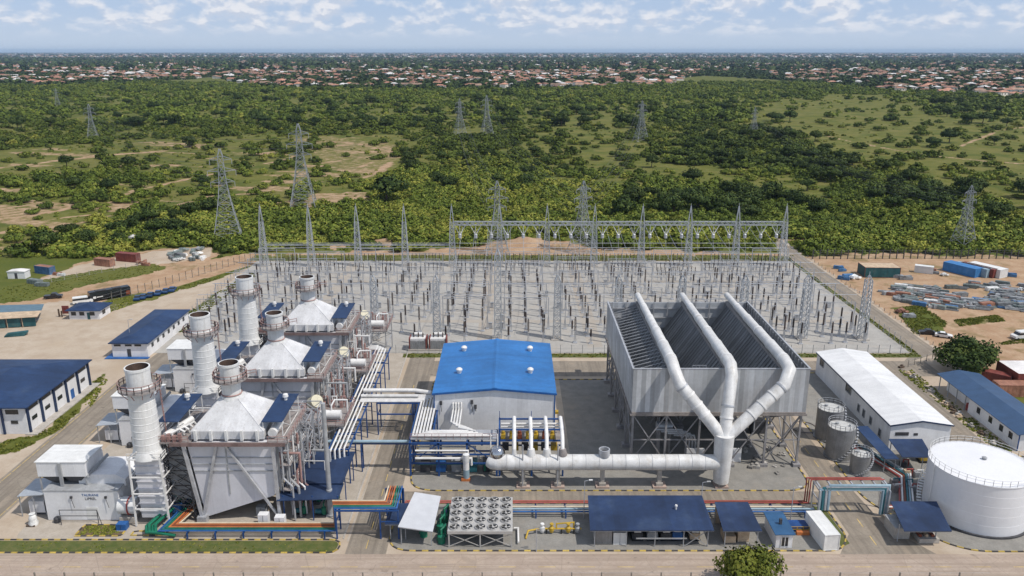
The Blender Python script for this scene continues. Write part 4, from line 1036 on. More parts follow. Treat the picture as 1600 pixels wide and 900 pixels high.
for i, x in enumerate((.4,3.4,6.2,9.0)):
    n = MB().path([(x,YM+.2,ZM+1.3),(x,YM+.2,ZM+1.9),(x,YM+.3,ZM+2.5)],.85 if i else .45,16,r_end=.6 if i else .35).build('nozzle', M['lagging'] if i < 3 else M['deckrust'], d, smooth=50)
    MB().path([(x,YM+.3,ZM+2.3),(x,YM+1.6,ZM+4.2),(x,YM+4.5,ZM+4.9),(x,YM+8,ZM+4.9)],.36,12).build('inlet_pipe', M['lagpipe'], n, smooth=50)
MB().lathe(16.4,YM,[(1.0,ZM+1.3),(1.0,ZM+2.6),(.8,ZM+2.6),(.8,ZM+2.0)],20,cap_top=False).build('open_nozzle', M['galv'], d, smooth=40)
for x in (1.9,8.1): MB().tube((x,YM-1.0,.6),(x,YM-1.0,8.6),.12).build('standpipe', M['galv'], d)
# below the condenser
for i in range(9):  # skid boxes and pipes added to make the base look denser and darker
    x, y = 26+RNG.random()*26, 141+RNG.random()*32
    t = thing('dark_filler_skid', 'dark skid box with a pipe, added to darken the space below the condenser', 'machine', (x,y,0), 'added skid boxes below the condenser')
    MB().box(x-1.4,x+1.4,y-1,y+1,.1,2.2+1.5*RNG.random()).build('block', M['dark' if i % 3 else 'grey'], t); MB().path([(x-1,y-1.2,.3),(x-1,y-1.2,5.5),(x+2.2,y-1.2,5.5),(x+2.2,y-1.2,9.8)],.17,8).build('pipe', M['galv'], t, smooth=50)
t = thing('condensate_tank', 'grey vessel and bent pipes in the shade below the condenser', 'vessel', (30,139,0))
MB().path([(27.5,140,6.5),(30.5,140,6.5)],.9,16).build('shell', M['galv'], t, smooth=40)
for i in range(4): MB().path([(27+1.2*i,138.5,6.5-.4*i),(32+.8*i,138.5,6.5-.4*i),(33+.6*i,138.5,5-.4*i),(33+.6*i,138.5,.3)],.2,9).build('pipe', M['galv'], t, smooth=50)
MB().box(27.8,28.2,139.3,140.7,0,5.8).box(29.8,30.2,139.3,140.7,0,5.8).build('leg', M['galv2'], t)
t = thing('low_screen_wall', 'low white screen wall beneath the front edge of the condenser', 'wall', (38.5,136.5,0))
MB().box(33,36.4,137.6,137.8,.05,3.0).box(39.2,43.4,137.6,137.8,.05,3.0).build('panel', M['clad'], t); MB().box(33,43.4,137.5,137.6,.03,.2).build('sill', M['conc'], t)
for i in range(16):
    x, y = 44.5+RNG.random()*8.5, 133+RNG.random()*12
    s = .4+RNG.random()*.6
    o = MB().obox((x,y,s*.3),(s*1.6,s,s*.6),RNG.random()*3).obox((x+.3,y+.2,s*.7),(s*.8,s*.6,s*.4),RNG.random()*3).build('wrapped_load', M['wrap'], origin=(x,y,0))
    tag(o, 'pale wrapped load lying on the gravel beside the condenser legs', 'load', 'wrapped loads by the condenser')
# ================================================================== front row
L = [([(-18.4,119.6-.35*i,1.5+.0*i),(-18.0+.3*i,121.6-.3*i,1.5),(49.8+.25*i,121.6-.3*i,1.5),(49.8+.25*i,121.6-.3*i,5.9),(62.2+.2*i,121.6-.3*i,5.9)], .11, c) for i, c in enumerate(['red','brown','red'])]
L += [([(-9,119.4,1.3),(50.6,119.4,1.3)], .19, 'ltblue'), ([(-9,118.9,1.1),(50.6,118.9,1.1)], .15, 'pblue'), ([(-9,120.1,1.3),(50.6,120.1,1.3)], .14, 'cream')]
pipe_rack('red and pale blue pipes on low sleepers behind the front row of sheds', L, [(x,118.6,x,121.8,1.05) for x in range(-16,50,5)])
L = [([(51.4+.5*i,119.3,1.2),(51.4+.5*i,119.3,5.0+.25*i),(61.8+.3*i,119.3-.0*i,5.0+.25*i),(61.8+.3*i,119.3,.4)], .24, c) for i, c in enumerate(['ltblue','teal','galv','ltblue'])]
L += [([(63.2+.35*i,121.2-.4*i,.8),(66+.3*i,121.2-.4*i,.8),(70.4+.5*i,131.+.2*i,.8),(66.4+.5*i,143.,.8)], .16, c) for i, c in enumerate(['red','lagpipe','brown','teal','ltblue','lagpipe'])]
pipe_rack('teal and red pipe gantry arching over the road to the tanks', L, [(51.2,118.9,51.2,122,5.0),(62.8,118.9,62.8,122,5.0)], steel='galv', beams=[((51.2,121.8,5.6),(62.8,121.8,5.6))]+[((51.2+1.9*i,119.2,5.5),(51.2+1.9*i,121.8,5.6)) for i in range(7)])

def canopy(label, c4, th, mname, posts, zpost, name='canopy', tilt=None):
    x, y = c4[0][0], c4[0][1]
    t = thing(name, label, 'canopy', (x,y,0))
    MB().slab(c4, th).build('roof', M[mname], t)
    mb = MB().bar(Vector(c4[0])-Vector((0,-.1,.18)), Vector(c4[1])-Vector((0,-.1,.18)), .12).bar(Vector(c4[3])-Vector((0,.1,.18)), Vector(c4[2])-Vector((0,.1,.18)), .12)
    mb.build('edge_beam', M['grey'], t)
    for p in posts: MB().bar((p[0],p[1],.02), (p[0],p[1],zpost-.05), .13).build('post', M['grey'], t)
    return t
t = canopy('plain pale grey tilted canopy between the blue rack and the fan cooler', [(-17.9,110.9,3.4),(-12.4,110.3,2.9),(-11.9,119.6,3.6),(-16.3,119.9,4.2)], .1, 'palesheet' if 'palesheet' in M else M.setdefault('palesheet', mat('pale_canopy_sheet', (.52,.53,.55), .5, var=.05)) and 'palesheet', [(-17.5,111.2),(-12.7,110.8),(-12.4,119),(-16,119.2)], 2.9)
t = canopy('low dark blue canopy under the end of the coloured pipe bridge', [(-20.2,112.2,3.0),(-16.6,112.2,3.0),(-16.4,117.6,3.5),(-20,117.6,3.5)], .1, 'navy', [(-19.4,112.6),(-17,112.6),(-17,117)], 2.9)
for i, (x,y) in enumerate([(-11.2,111.6),(-11.6,114.6),(-11.2,117.6),(-14.2,113.4)]):
    p = thing('cooling_pump', 'green pipe and pump cluster beside the pale tilted canopy', 'pump', (x,y,0), 'green pumps by the fan cooler')
    MB().lathe(x,y,[(.6,.05),(.6,1.3),(.2,1.5)],14).build('casing', M['green'], p, smooth=40)
    MB().path([(x,y,1.2),(x,y,2.3),(x+.5,y+1.5,2.3),(x+.5,y+1.5,.1)],.2,8).path([(x-.6,y,.6),(x-.6,y+2,.6)],.2,8).build('pipe', M['green'], p, smooth=50)
# fan cooler
t = thing('fan_cooler', 'grey fin fan cooler with five rows of five round fans', 'cooler', (-5,115,0))
x0,x1,y0,y1,z = -10.1,.1,110.2,120.3,3.0
MB().box(x0,x1,y0,y1,z-.5,z).build('plenum', M['galvlight'] if 'galvlight' in M else M.setdefault('galvlight', mat('pale_galvanised', (.46,.45,.43), .55, .2, var=.1, dirt_amt=.25, dirt=(.35,.3,.26))), t)
for i in range(5):
    for j in range(5):
        cx, cy = x0+1.05+2.02*i, y0+1.05+2.0*j
        f = MB().lathe(cx,cy,[(.92,z+.0),(.86,z+.26),(.80,z+.26),(.80,z+.01)],24,cap_top=False).build('fan', M['galvlight'], t, smooth=40)
        MB().lathe(cx,cy,[(.01,z+.015),(.80,z+.02)],20,cap_top=False).build('fan_well', M['black'], f)
        mb = MB().lathe(cx,cy,[(.2,z+.03),(.2,z+.2),(.05,z+.24)],12)
        for b in range(5):
            a = 2*math.pi*b/5+i+j*.7
            mb.add([(cx+.15*math.cos(a),cy+.15*math.sin(a),z+.08),(cx+.76*math.cos(a-.16),cy+.76*math.sin(a-.16),z+.06),(cx+.76*math.cos(a+.2),cy+.76*math.sin(a+.2),z+.15)],[(0,1,2)])
        mb.build('fan_blade', M['galvlight'], f)
mb = MB()
for x in (x0+.2,-5,x1-.2):
    for y in (y0+.2,y1-.3): MB().bar((x,y,.02),(x,y,z-.5),.2).build('leg', M['galvlight'], t)
mb.bar((x0+.2,y0+.2,.2),(-5,y0+.2,z-.6),.09).bar((-5,y0+.2,.2),(x0+.2,y0+.2,z-.6),.09).bar((-5,y0+.2,.2),(x1-.2,y0+.2,z-.6),.09).bar((x1-.2,y0+.2,.2),(-5,y0+.2,z-.6),.09)
mb.build('brace', M['galvlight'], t)
MB().box(x0+.4,x1-.4,y0+.6,y1-.6,z-.9,z-.5).build('tube_bank', M['dark'], t)
MB().path([(x1+.2,115,.5),(x1+.9,115,.5),(x1+.9,111,.5)],.16,8).build('pipe', M['lagpipe'], t, smooth=50)
# yellow gas skid
t = thing('gas_skid', 'yellow gas pipe train with valves on the gravel between cooler and shed', 'pipe skid', (6,114.5,0))
MB().path([(2.2,112.6,.1),(2.6,113.6,.9),(4.5,114.2,.9),(11.2,114.2,.9)],.15,9).build('pipe', M['yellow'], t, smooth=50)
MB().path([(7.2,114.2,.9),(7.2,114.2,1.8),(10,114.6,1.8),(10,114.6,.9)],.13,9).build('pipe', M['yellow'], t, smooth=50)
for x, m in ((4.9,'lagpipe'),(6.4,'yellow'),(9.1,'yellow'),(10.6,'grey')): MB().lathe(x,114.2,[(.3,.3),(.42,.7),(.42,1.1),(.2,1.3),(.2,1.7),(.35,1.72),(.3,1.85)],12).build('valve', M[m], t)
for x in (5.6,8,10): MB().box(x-.12,x+.12,114,114.4,.03,.8).build('support', M['black'], t)
# big shed etc
t = canopy('largest dark blue shed roof in the front row over a grey tank', [(12.2,110.2,3.2),(31.6,110.2,3.2),(31.6,119.0,4.1),(12.6,119.0,4.1)], .14, 'navy', [(x,y) for x in (13,18,22.5,27,30.8) for y in (110.6,118.4)], 3.2)
MB().box(12.9,30.9,118.2,118.35,.04,3.6).build('rear_wall', M['tan'], t); MB().box(19.5,27.5,110.5,110.58,1.4,1.6).build('screen', M['grey'], t)
MB().bar((27.2,110.6,.1),(30.8,110.6,3),.09).bar((30.8,110.6,.1),(27.2,110.6,3),.09).build('brace', M['grey'], t)
a = thing('grey_tank', 'grey flat-ended tank under the left end of the largest shed roof', 'tank', (14.4,113,0)); MB().box(13.2,15.8,111,116,.3,2.6).build('tank_body', M['tankgrey'], a); MB().box(13.1,15.9,111.2,115.8,.03,.3).build('plinth', M['conc'], a)
a = thing('white_locker', 'white locker beside the grey tank under the largest shed roof', 'locker', (17,111.4,0)); MB().box(16.0,18.1,111,113,.05,2.2).build('cabinet', M['boxwhite'], a); MB().box(17.03,17.06,110.97,111,.1,2.1).build('door_seam', M['dark'], a)
for i, (x,m) in enumerate([(20,'dark'),(22.4,'grey'),(24.6,'dark'),(26.4,'pblue'),(29.2,'tan')]):
    a = thing('compressor', 'squat compressor skid in the shade of the largest shed roof', 'compressor', (x,113,0), 'compressors under the largest shed')
    MB().box(x-.8,x+.8,112.2,114.6,.2,1.3+.2*(i%2)).build('body', M[m], a); MB().path([(x-.5,112.6,1.5),(x+.6,112.6,1.5)],.3,10).build('motor', M['lagpipe'], a, smooth=40); MB().box(x-.9,x+.9,112,114.8,.04,.2).build('skid', M['black'], a)
MB().lathe(26.6,115.4,[(.15,3.7),(.15,4.3),(.25,4.3),(.2,4.5)],8).build('roof_vent', M['lagpipe'], t)
t = canopy('middle dark blue shed roof in the front row over brown crates', [(33.0,110.2,3.1),(39.1,110.2,3.1),(38.9,117.6,3.7),(33.4,117.6,3.7)], .13, 'navy', [(x,y) for x in (33.5,38.6) for y in (110.6,117)], 3.05)
MB().box(33.4,38.6,117.0,117.1,.04,3.2).build('rear_wall', M['tan'], t)
for i, (x,y,l) in enumerate([(34.6,112.2,'low'),(36.8,112.6,'tall')]):
    a = thing('equipment_crate', f'{l} brown crate under the middle shed roof of the front row', 'crate', (x,y,0)); MB().box(x-.9,x+.9,y-.8,y+1.8,.1,1.3+.6*i).build('crate_body', M['tan'], a); MB().box(x-.95,x+.95,y-.7,y+.7,.03,.1).build('skid', M['bark'], a)
t = thing('site_cabin', 'small white cabin with a blue hipped lid roof and a barred window', 'cabin', (42.7,113,0))
MB().box(41.4,44.0,110.2,116,.05,2.5).build('wall', M['clad'], t); MB().slab([(41.1,109.9,2.62),(44.3,109.9,2.62),(44.3,116.3,2.72),(41.1,116.3,2.72)],.14).build('roof', M['blueroof2'] if 'blueroof2' in M else M.setdefault('blueroof2', mat('mid_blue_roof', (.03,.095,.20), .5, var=.1, panel=('y',.6), pvar=.06)), t)
w = MB().box(42.3,43.3,110.15,110.2,.4,2.0).build('window', M['glass'], t); MB().box(42.2,43.4,110.1,110.15,2.0,2.1).box(42.2,42.3,110.1,110.15,.3,2.0).box(43.3,43.4,110.1,110.15,.3,2.0).box(42.75,42.85,110.1,110.15,.4,2.0).build('window_frame', M['white'], w)
MB().box(42.6,43.0,112.6,113,2.7,3.6).build('roof_pipe', M['dark'], t)
t = thing('cable_rack', 'blue and yellow cable drums on the gravel between cabin and white container', 'drum stand', (46.6,114.5,0))
MB().box(45.2,48.2,114.6,116.6,.2,1.0).build('tray', M['bluesteel'], t); MB().box(46,48,113.6,114.2,.05,.6).build('pallet', M['orange'], t); MB().rail([(45.2,114.4,.1),(48.2,114.4,.1)],1.,.07,1).build('handrail', M['yellow'], t)

def container(name, label, x, y, L, W=2.44, Hh=2.6, rz=0, m='boxred', top=None, z0=.06, group=None):
    t = thing(name, label, 'container', (x,y,0), group)
    n = max(3, int(L/.9))
    b = MB(); b.box(-L/2+.06,L/2-.06,-W/2+.05,W/2-.05,z0+.08,z0+Hh-.08)
    for i in range(n+1):
        q = -L/2+.12+(L-.3)*i/n
        b.box(q,q+.1,-W/2+.02,-W/2+.05,z0+.15,z0+Hh-.15).box(q,q+.1,W/2-.05,W/2-.02,z0+.15,z0+Hh-.15)
    def mk(mb, nm, mm):
        o = mb.build(nm, mm); o.parent = t; return o
    mk(b, 'body', M[m])
    f = MB()
    for sx in (-1,1):
        for sy in (-1,1): f.box(*sorted((sx*L/2,sx*(L/2-.12))),*sorted((sy*W/2,sy*(W/2-.12))),z0,z0+Hh)
    for z in (z0,z0+Hh-.1):
        for sy in (-1,1): f.box(-L/2+.12,L/2-.12,*sorted((sy*W/2,sy*(W/2-.1))),z,z+.1)
        for sx in (-1,1): f.box(*sorted((sx*L/2,sx*(L/2-.1))),-W/2+.12,W/2-.12,z,z+.1)
    mk(f, 'frame', M['boxred' if m == 'boxteal' else m])
    mk(MB().box(-L/2+.1,L/2-.1,-W/2+.1,W/2-.1,z0+Hh-.08,z0+Hh-.03), 'roof', M[top or m])
    d = MB()
    for yy in (-W*.3,-W*.12,W*.12,W*.3): d.bar((L/2-.02,yy,z0+.1),(L/2-.02,yy,z0+Hh-.1),.05)
    mk(d, 'door_bar', M['grey'])
    t.rotation_euler = (0,0,rz)
    return t
container('shipping_container', 'plain white shipping container at the road corner in the front row', 49.6, 112.9, 7.0, 2.5, 2.8, math.pi/2+.08, 'boxwhite')

# ================================================================== tanks
def grey_tank(x, y, r, h, label):
    t = thing('storage_tank', label, 'tank', (x,y,0), 'grey storage tanks')
    MB().lathe(x,y,[(r+.25,.02),(r+.25,.22),(r,.22),(r,h),(r+.06,h),(r+.06,h+.08),(r-.1,h+.08)],36,cap_top=False).build('shell', M['tankgrey'], t, smooth=30)
    MB().lathe(x,y,[(r-.1,h+.02),(r*.5,h+.18),(.05,h+.3)],36).build('roof', M['tanktop'], t, smooth=50)
    MB().lathe(x-.3*r,y+.2*r,[(.35,h+.05),(.35,h+.5)],10).lathe(x+.5*r,y-.2*r,[(.2,h+.05),(.2,h+.6)],8).build('hatch', M['grey'], t)
    MB().rail([(x+r*math.cos(2*math.pi*j/18),y+r*math.sin(2*math.pi*j/18),h+.05) for j in range(18)],1.,.06,.9,closed=True).build('railing', M['galv'], t)
    mb = MB()
    for j in range(14):
        a = -2.0+j*.16; z = .4+h*j/14
        mb.obox((x+(r+.35)*math.cos(a),y+(r+.35)*math.sin(a),z),(.3,.7,.06),a)
    mb.build('stair', M['galv'], t)
grey_tank(63.9,148.2,2.55,6.5,'grey storage tank farthest from the camera, half behind its twin')
grey_tank(63.0,140.2,2.55,6.4,'tall grey storage tank standing between its twin and the small tank')
grey_tank(64.4,134,1.75,3.8,'smallest of the grey storage tanks')
MB2 = MB().ring((60.6,152.6,.12),2.6,.12,30,5); o = MB2.build('round_footing', M['deckrust'], origin=(60.6,152.6,0)); tag(o, 'round rusty footing ring on the ground behind the grey tanks', 'footing')
X,Y,R = 78.3,120.7,7.95
t = thing('fuel_tank', 'very large white round fuel tank with a railing round its rim', 'tank', (X,Y,0))
prof = [(R+.3,.02),(R+.3,.3),(R,.3)]
for i in range(5): prof += [(R,.3+1.74*i+1.70),(R-.012,.3+1.74*i+1.72)] if i < 4 else [(R,9.0)]
prof += [(R+.08,9.0),(R+.08,9.15),(R-.1,9.15)]
MB().lathe(X,Y,prof[2:],96,cap_top=False).build('shell', M['tankwhite'], t, smooth=30)
MB().lathe(X,Y,[(R+.35,.02),(R+.35,.32),(R,.32)],72,cap_top=False).build('footing', M['dark'], t)
MB().lathe(X,Y,[(R-.1,9.12),(R*.5,9.4),(.3,9.6),(.02,9.6)],72,cap_top=False).build('roof', M['tankwhite'], t, smooth=50)
MB().lathe(X+.6,Y+.5,[(.35,9.5),(.35,9.9),(.45,9.92),(.3,10.05)],12).build('hatch', M['grey'], t)
MB().rail([(X+(R-.05)*math.cos(2*math.pi*j/40),Y+(R-.05)*math.sin(2*math.pi*j/40),9.15) for j in range(40)],1.05,.042,1.2,closed=True).build('railing', M['lagpipe'], t)
mb = MB()
for j in range(30):
    a = 2.9-j*.06; mb.obox((X+(R+.5)*math.cos(a),Y+(R+.5)*math.sin(a),.4+8.6*j/30),(.8,.55,.06),a)
mb.path([(X+(R+.9)*math.cos(2.9-j*.06),Y+(R+.9)*math.sin(2.9-j*.06),1.5+8.6*j/30) for j in range(30)],.04,4)
mb.build('spiral_stair', M['lagpipe'], t)
for dx, s in ((-R-.25,1),): MB().tube((X+dx,Y-.6,.1),(X+dx,Y-.6,9.2),.08).build('drain_pipe', M['lagpipe'], t)

# right hand canopies
canopy('dark blue canopy on pipes at the foot of the fuel tank', [(61.2,110.0,3.2),(68.6,110.0,3.2),(70.2,118.0,3.6),(62.6,118.0,3.6)], .12, 'navy', [(61.4,112),(67.4,112),(64,118.2),(69,118.2)], 3.1)
a = thing('pump_house', 'low grey pump house in the shade of the canopy at the fuel tank', 'pump house', (63,113,0)); MB().box(61.2,63.6,112.6,116.4,.04,2.0).build('wall', M['conc'], a); MB().box(61.1,63.7,112.5,116.5,2.0,2.1).build('roof', M['grey'], a)
a = thing('pump_tray', 'concrete tray with brown pumps below the canopy at the fuel tank', 'pump tray', (66,113,0)); MB().box(64.6,67.8,111.4,114,.04,.8).build('tray', M['conc'], a)
for i in range(3): MB().path([(65+i,112,1.),(65+i,113.4,1.)],.28,10).build('pump', M['tan' if i%2 else 'brown'], a, smooth=40)
canopy('blue canopy with a crossed fold before the white warehouse gable', [(71.6,133.2,3.6),(77.2,133.2,3.6),(78.4,139.8,3.9),(72.0,139.8,3.9)], .12, 'navy', [(72,134.2),(76,134.2),(76.8,139.4),(72.4,139.4)], 3.5)
canopy('long narrow blue canopy running beside the grey tanks', [(68.6,133.4,3.1),(71.2,133.4,3.1),(70.9,146.5,3.3),(68.4,146.5,3.3)], .1, 'navy_y', [(68.9,134),(70.9,134),(70.8,146),(68.8,146)], 3.05)
for i in range(9):
    x, y = 65+RNG.random()*10, 124+RNG.random()*14
    o = thing('valve_box', 'small red brown valve box among the pipes by the grey tanks', 'valve', (x,y,0), 'valve boxes by the grey tanks')
    MB().box(x-.5,x+.5,y-.4,y+.5,.05,.8+.6*RNG.random()).build('box', M[['tan','deckrust','dark','grey'][i%4]], o); MB().path([(x,y,.6),(x,y,1.5),(x+1,y,1.5),(x+1,y,.1)],.12,7).build('pipe', M[['red','lagpipe','teal'][i%3]], o, smooth=50)
t = thing('yellow_machine', 'yellow machine behind the folded blue canopy', 'machine', (78.2,138,0)); MB().box(77.6,79,137.6,139,.4,2.4).build('cab', M['yellow'], t); MB().box(77.4,79.4,137.3,139.2,.05,.4).build('base', M['black'], t)

# ================================================================== warehouse and long building at the right
t = thing('warehouse', 'long white warehouse with a plain white gable roof', 'warehouse', (79.4,162,0))
x0,x1,y0,y1,xm = 73.6,85.3,142.6,182.,79.45
MB().prism_y([(x0,0),(x1,0),(x1,5.4),(xm,6.3),(x0,5.4)],y0,y1).build('wall', M['clad_y'], t)
rf = MB().slab([(x0-.3,y0-.25,5.5),(xm,y0-.25,6.46),(xm,y1+.25,6.46),(x0-.3,y1+.25,5.5)],.12).slab([(xm,y0-.25,6.46),(x1+.3,y0-.25,5.5),(x1+.3,y1+.25,5.5),(xm,y1+.25,6.46)],.12).build('roof', M['whiteroof'] if 'whiteroof' in M else M.setdefault('whiteroof', mat('white_sheet_roof', (.68,.68,.675), .5, var=.07, scale=.15, panel=('y',1.), pvar=.045, dirt_amt=.25, dirt=(.5,.48,.45))), t)
mb = MB().bar((x0-.35,y0-.3,5.35),(xm,y0-.3,6.3),.1,.28).bar((x1+.35,y0-.3,5.35),(xm,y0-.3,6.3),.1,.28).box(x0-.4,x0-.3,y0,y1,5.22,5.42); mb.build('trim', M['navy'], t)
for y, z0, w in ((146.2,1.0,.9),(150.6,1.6,.9),(154,1.6,.9),(156.6,1.6,.9),(161.5,3.4,2.8),(177.5,3.3,2.2),(182,3,1)):
    if y < 181:
        wn = MB().box(x0-.03,x0-.003,y,y+w,z0,z0+1.5).build('window', M['glass'], t)
        MB().box(x0-.12,x0,y-.1,y,z0-.1,z0+1.6).box(x0-.12,x0,y+w,y+w+.1,z0-.1,z0+1.6).box(x0-.12,x0,y,y+w,z0+1.5,z0+1.6).box(x0-.2,x0,y,y+w,z0-.1,z0).box(x0-.08,x0-.03,y+w/2-.03,y+w/2+.03,z0,z0+1.5).build('window_frame', M['grey'], wn)
MB().box(x0+1,x0+3.6,y0-.06,y0,3.2,3.9).box(x0+4.6,x0+5.4,y0-.06,y0,3.2,3.7).build('louvre', M['dark'], t)
t = thing('long_office', 'long low white building with a dark blue roof and small square windows', 'building', (102,158,0))
x0,x1,y0,y1 = 98.6,107.2,142.2,172.5
MB().prism_y([(x0,0),(x1,0),(x1,3.7),((x0+x1)/2,4.5),(x0,3.7)],y0,160).build('wall', M['clad_y'], t)
MB().box(x0+1.6,x1,160,171.8,.02,3.6).build('rear_wall', M['clad_y'], t)
xm = (x0+x1)/2
MB().slab([(x0-.6,y0-.5,3.72),(xm,y0-.5,4.6),(xm,y1+.4,4.6),(x0-.6,y1+.4,3.72)],.12).slab([(xm,y0-.5,4.6),(x1+.6,y0-.5,3.72),(x1+.6,y1+.4,3.72),(xm,y1+.4,4.6)],.12).build('roof', M['navyl'] if 'navyl' in M else M.setdefault('navyl', mat('faded_blue_roof', (.035,.075,.15), .5, var=.1, panel=('y',1.), pvar=.05)), t)
for y in (144.2,147.4,151.2,155.6): MB().box(x0-.06,x0,y,y+1.2,1.5,2.8).build('window', M['glass'], t)
for y in (161,164.5,168,171.8): MB().bar((x0-.2,y,0),(x0-.2,y,3.7),.16).build('post', M['grey'], t)
MB().box(x0-.1,x0+.12,y0-.08,y0,.1,3.7).build('corner_trim', M['bluesteel'], t)
t = thing('red_cabinet', 'small red cabinet in the porch of the long low building', 'cabinet', (99.4,160.6,0)); MB().box(98.8,99.9,160.3,161.2,.05,1.7).build('cabinet', M['red'], t); MB().box(98.78,98.8,160.7,160.75,.2,1.6).build('door_seam', M['dark'], t)
for i in range(16):
    x, y = 95.2+1.0*RNG.random(), 144+RNG.random()*44
    o = MB().obox((x,y,.25),(1.4,.7,.4),RNG.random()*3).obox((x+.2,y+.3,.55),(.7,.5,.3),RNG.random()).build('timber_stack', M[['tan','bark','wrap','conc'][i%4]], origin=(x,y,0)); tag(o, 'odd building material lying on the verge beside the warehouse road', 'material', 'building material on the warehouse verge')

# ================================================================== left buildings
def hall(label, x0,x1,y0,y1,ze,zr,roof,axis='y',name='office_building', side=1, nwin=6, hip=0., over=.5):
    t = thing(name, label, 'building', ((x0+x1)/2,(y0+y1)/2,0))
    xm = (x0+x1)/2
    MB().box(x0,x1,y0,y1,.02,ze).build('wall', M['clad_y'], t)
    a,b,c,d = x0-over,x1+over,y0-over,y1+over
    r = MB().add([(a,c,ze),(b,c,ze),(b,d,ze),(a,d,ze),(xm,c+hip,zr),(xm,d-hip,zr)],[(0,1,4),(1,2,5,4),(2,3,5),(3,0,4,5),(3,2,1,0)])
    r.box(a,b,c,d,ze-.2,ze-.005)
    r.build('roof', M[roof], t)
    return t
t = hall('big blue roofed two storey building with dark pilasters at the left', -122,-98.6,149.6,174.5,6.2,8.0,'navy_y',hip=9.,over=.9)
for i in range(6):
    y = 150+4.85*i
    MB().box(-98.6,-98.2,y-.2,y+.25,.02,6).build('pilaster', M['navy'], t)
    if i < 5:
        MB().box(-98.6,-98.52,y+.8,y+4.0,4.7,5.7).build('window', M['glass'], t)
        if i != 3: MB().box(-98.6,-98.52,y+1.4,y+3.2,2.2,3.0).build('window', M['glass'], t)
        else: MB().box(-98.6,-98.5,y+1.7,y+3.0,.1,2.4).build('door', M['pblue'], t)
for x in (-118,-112,-106,-101):
    w = MB().box(x-1.6,x+1.0,149.52,149.6,4.4,5.4).box(x-.8,x+.6,149.52,149.6,2.3,3.0).build('window', M['glass'], t)
    MB().box(x-2.6,x-2.2,149.3,149.6,.02,6).build('pilaster', M['navy'], t)
MB().box(-99,-96.6,149,175.5,.02,.25).build('step', M['conc'], t)
t = hall('blue roofed white building with a row of small windows behind the stacks', -101.8,-92.8,192.6,219.5,4.0,5.2,'navy_y',hip=4.5,over=.6)
for i in range(7): MB().box(-92.8,-92.72,195+3.4*i,196.2+3.4*i,1.9,2.9).build('window', M['glass'], t)
for x in (-100.4,-97.6,-95.2): MB().box(x-.8,x+.9,192.54,192.6,3.0,3.5).build('window', M['glass'], t)
MB().box(-98,-97.1,192.5,192.6,.1,2.2).build('door', M['dark'], t)
MB().box(-103.4,-92.4,191.2,192.5,.02,.2).box(-103.4,-101.9,192.5,196,.02,.2).build('step', M['pblue'], t)
gx, gy = P(140,495)
t = hall('small white guard house with a dark blue hipped roof by the gate', gx-4.6,gx+4.2,gy-2.4,gy+4.2,2.9,4.1,'navy_y',hip=3.2,over=.7,name='guard_house')
for dx in (-3.2,-.8,2.2): MB().box(gx+dx-.7,gx+dx+.7,gy-2.46,gy-2.4,1.2,2.3).build('window', M['glass'], t)
MB().box(gx+4.2,gx+4.26,gy-.5,gy+1.2,.9,2.1).build('window', M['glass'], t); MB().box(gx+.7,gx+1.5,gy-2.46,gy-2.4,.05,2.1).build('door', M['boxteal'], t)
bx, by = P(18,515)
t = thing('open_shed', 'open shed with a faded blue and sandy roof and teal panels at the far left', 'shed', (bx,by,0))
MB().slab([(bx-22,by-3.5,3.1),(bx+6.5,by+2.2,3.1),(bx+5.2,by+6.6,3.5),(bx-22,by+2,3.5)],.12).build('roof', M['tan'], t)
MB().slab([(bx-22,by+2.1,3.52),(bx+5.2,by+6.7,3.52),(bx+1.8,by+14,3.1),(bx-22,by+12,3.1)],.12).build('roof', M['fadeblue'] if 'fadeblue' in M else M.setdefault('fadeblue', mat('faded_sheet', (.10,.17,.22), .6, var=.12)), t)
for i in range(7):
    f0, f1 = i/7, (i+.86)/7
    a, b = Vector((bx-21,by-2.6,0)), Vector((bx+6,by+2.8,0))
    p, q = a.lerp(b, f0), a.lerp(b, f1)
    MB().bar((p.x,p.y,1.5),(q.x,q.y,1.5),.1,2.6).build('panel', M['boxteal'], t); MB().bar((p.x,p.y-.1,0),(p.x,p.y-.1,3),.15).build('post', M['tan'], t)
mb = MB().box(bx-20,bx+3,by+3,by+10,.02,.1); mb.build('floor_slab', M['conc'], t)
hx, hy = P(207,380)
t = hall('tiny white hut with a bright roof standing in the bushes', hx-2.1,hx+2.1,hy-1.5,hy+2.2,2.6,3.3,'wroof',hip=0,over=.3,name='hut'); MB().box(hx-.5,hx+.4,hy-1.56,hy-1.5,.1,1.9).build('door', M['dark'], t)

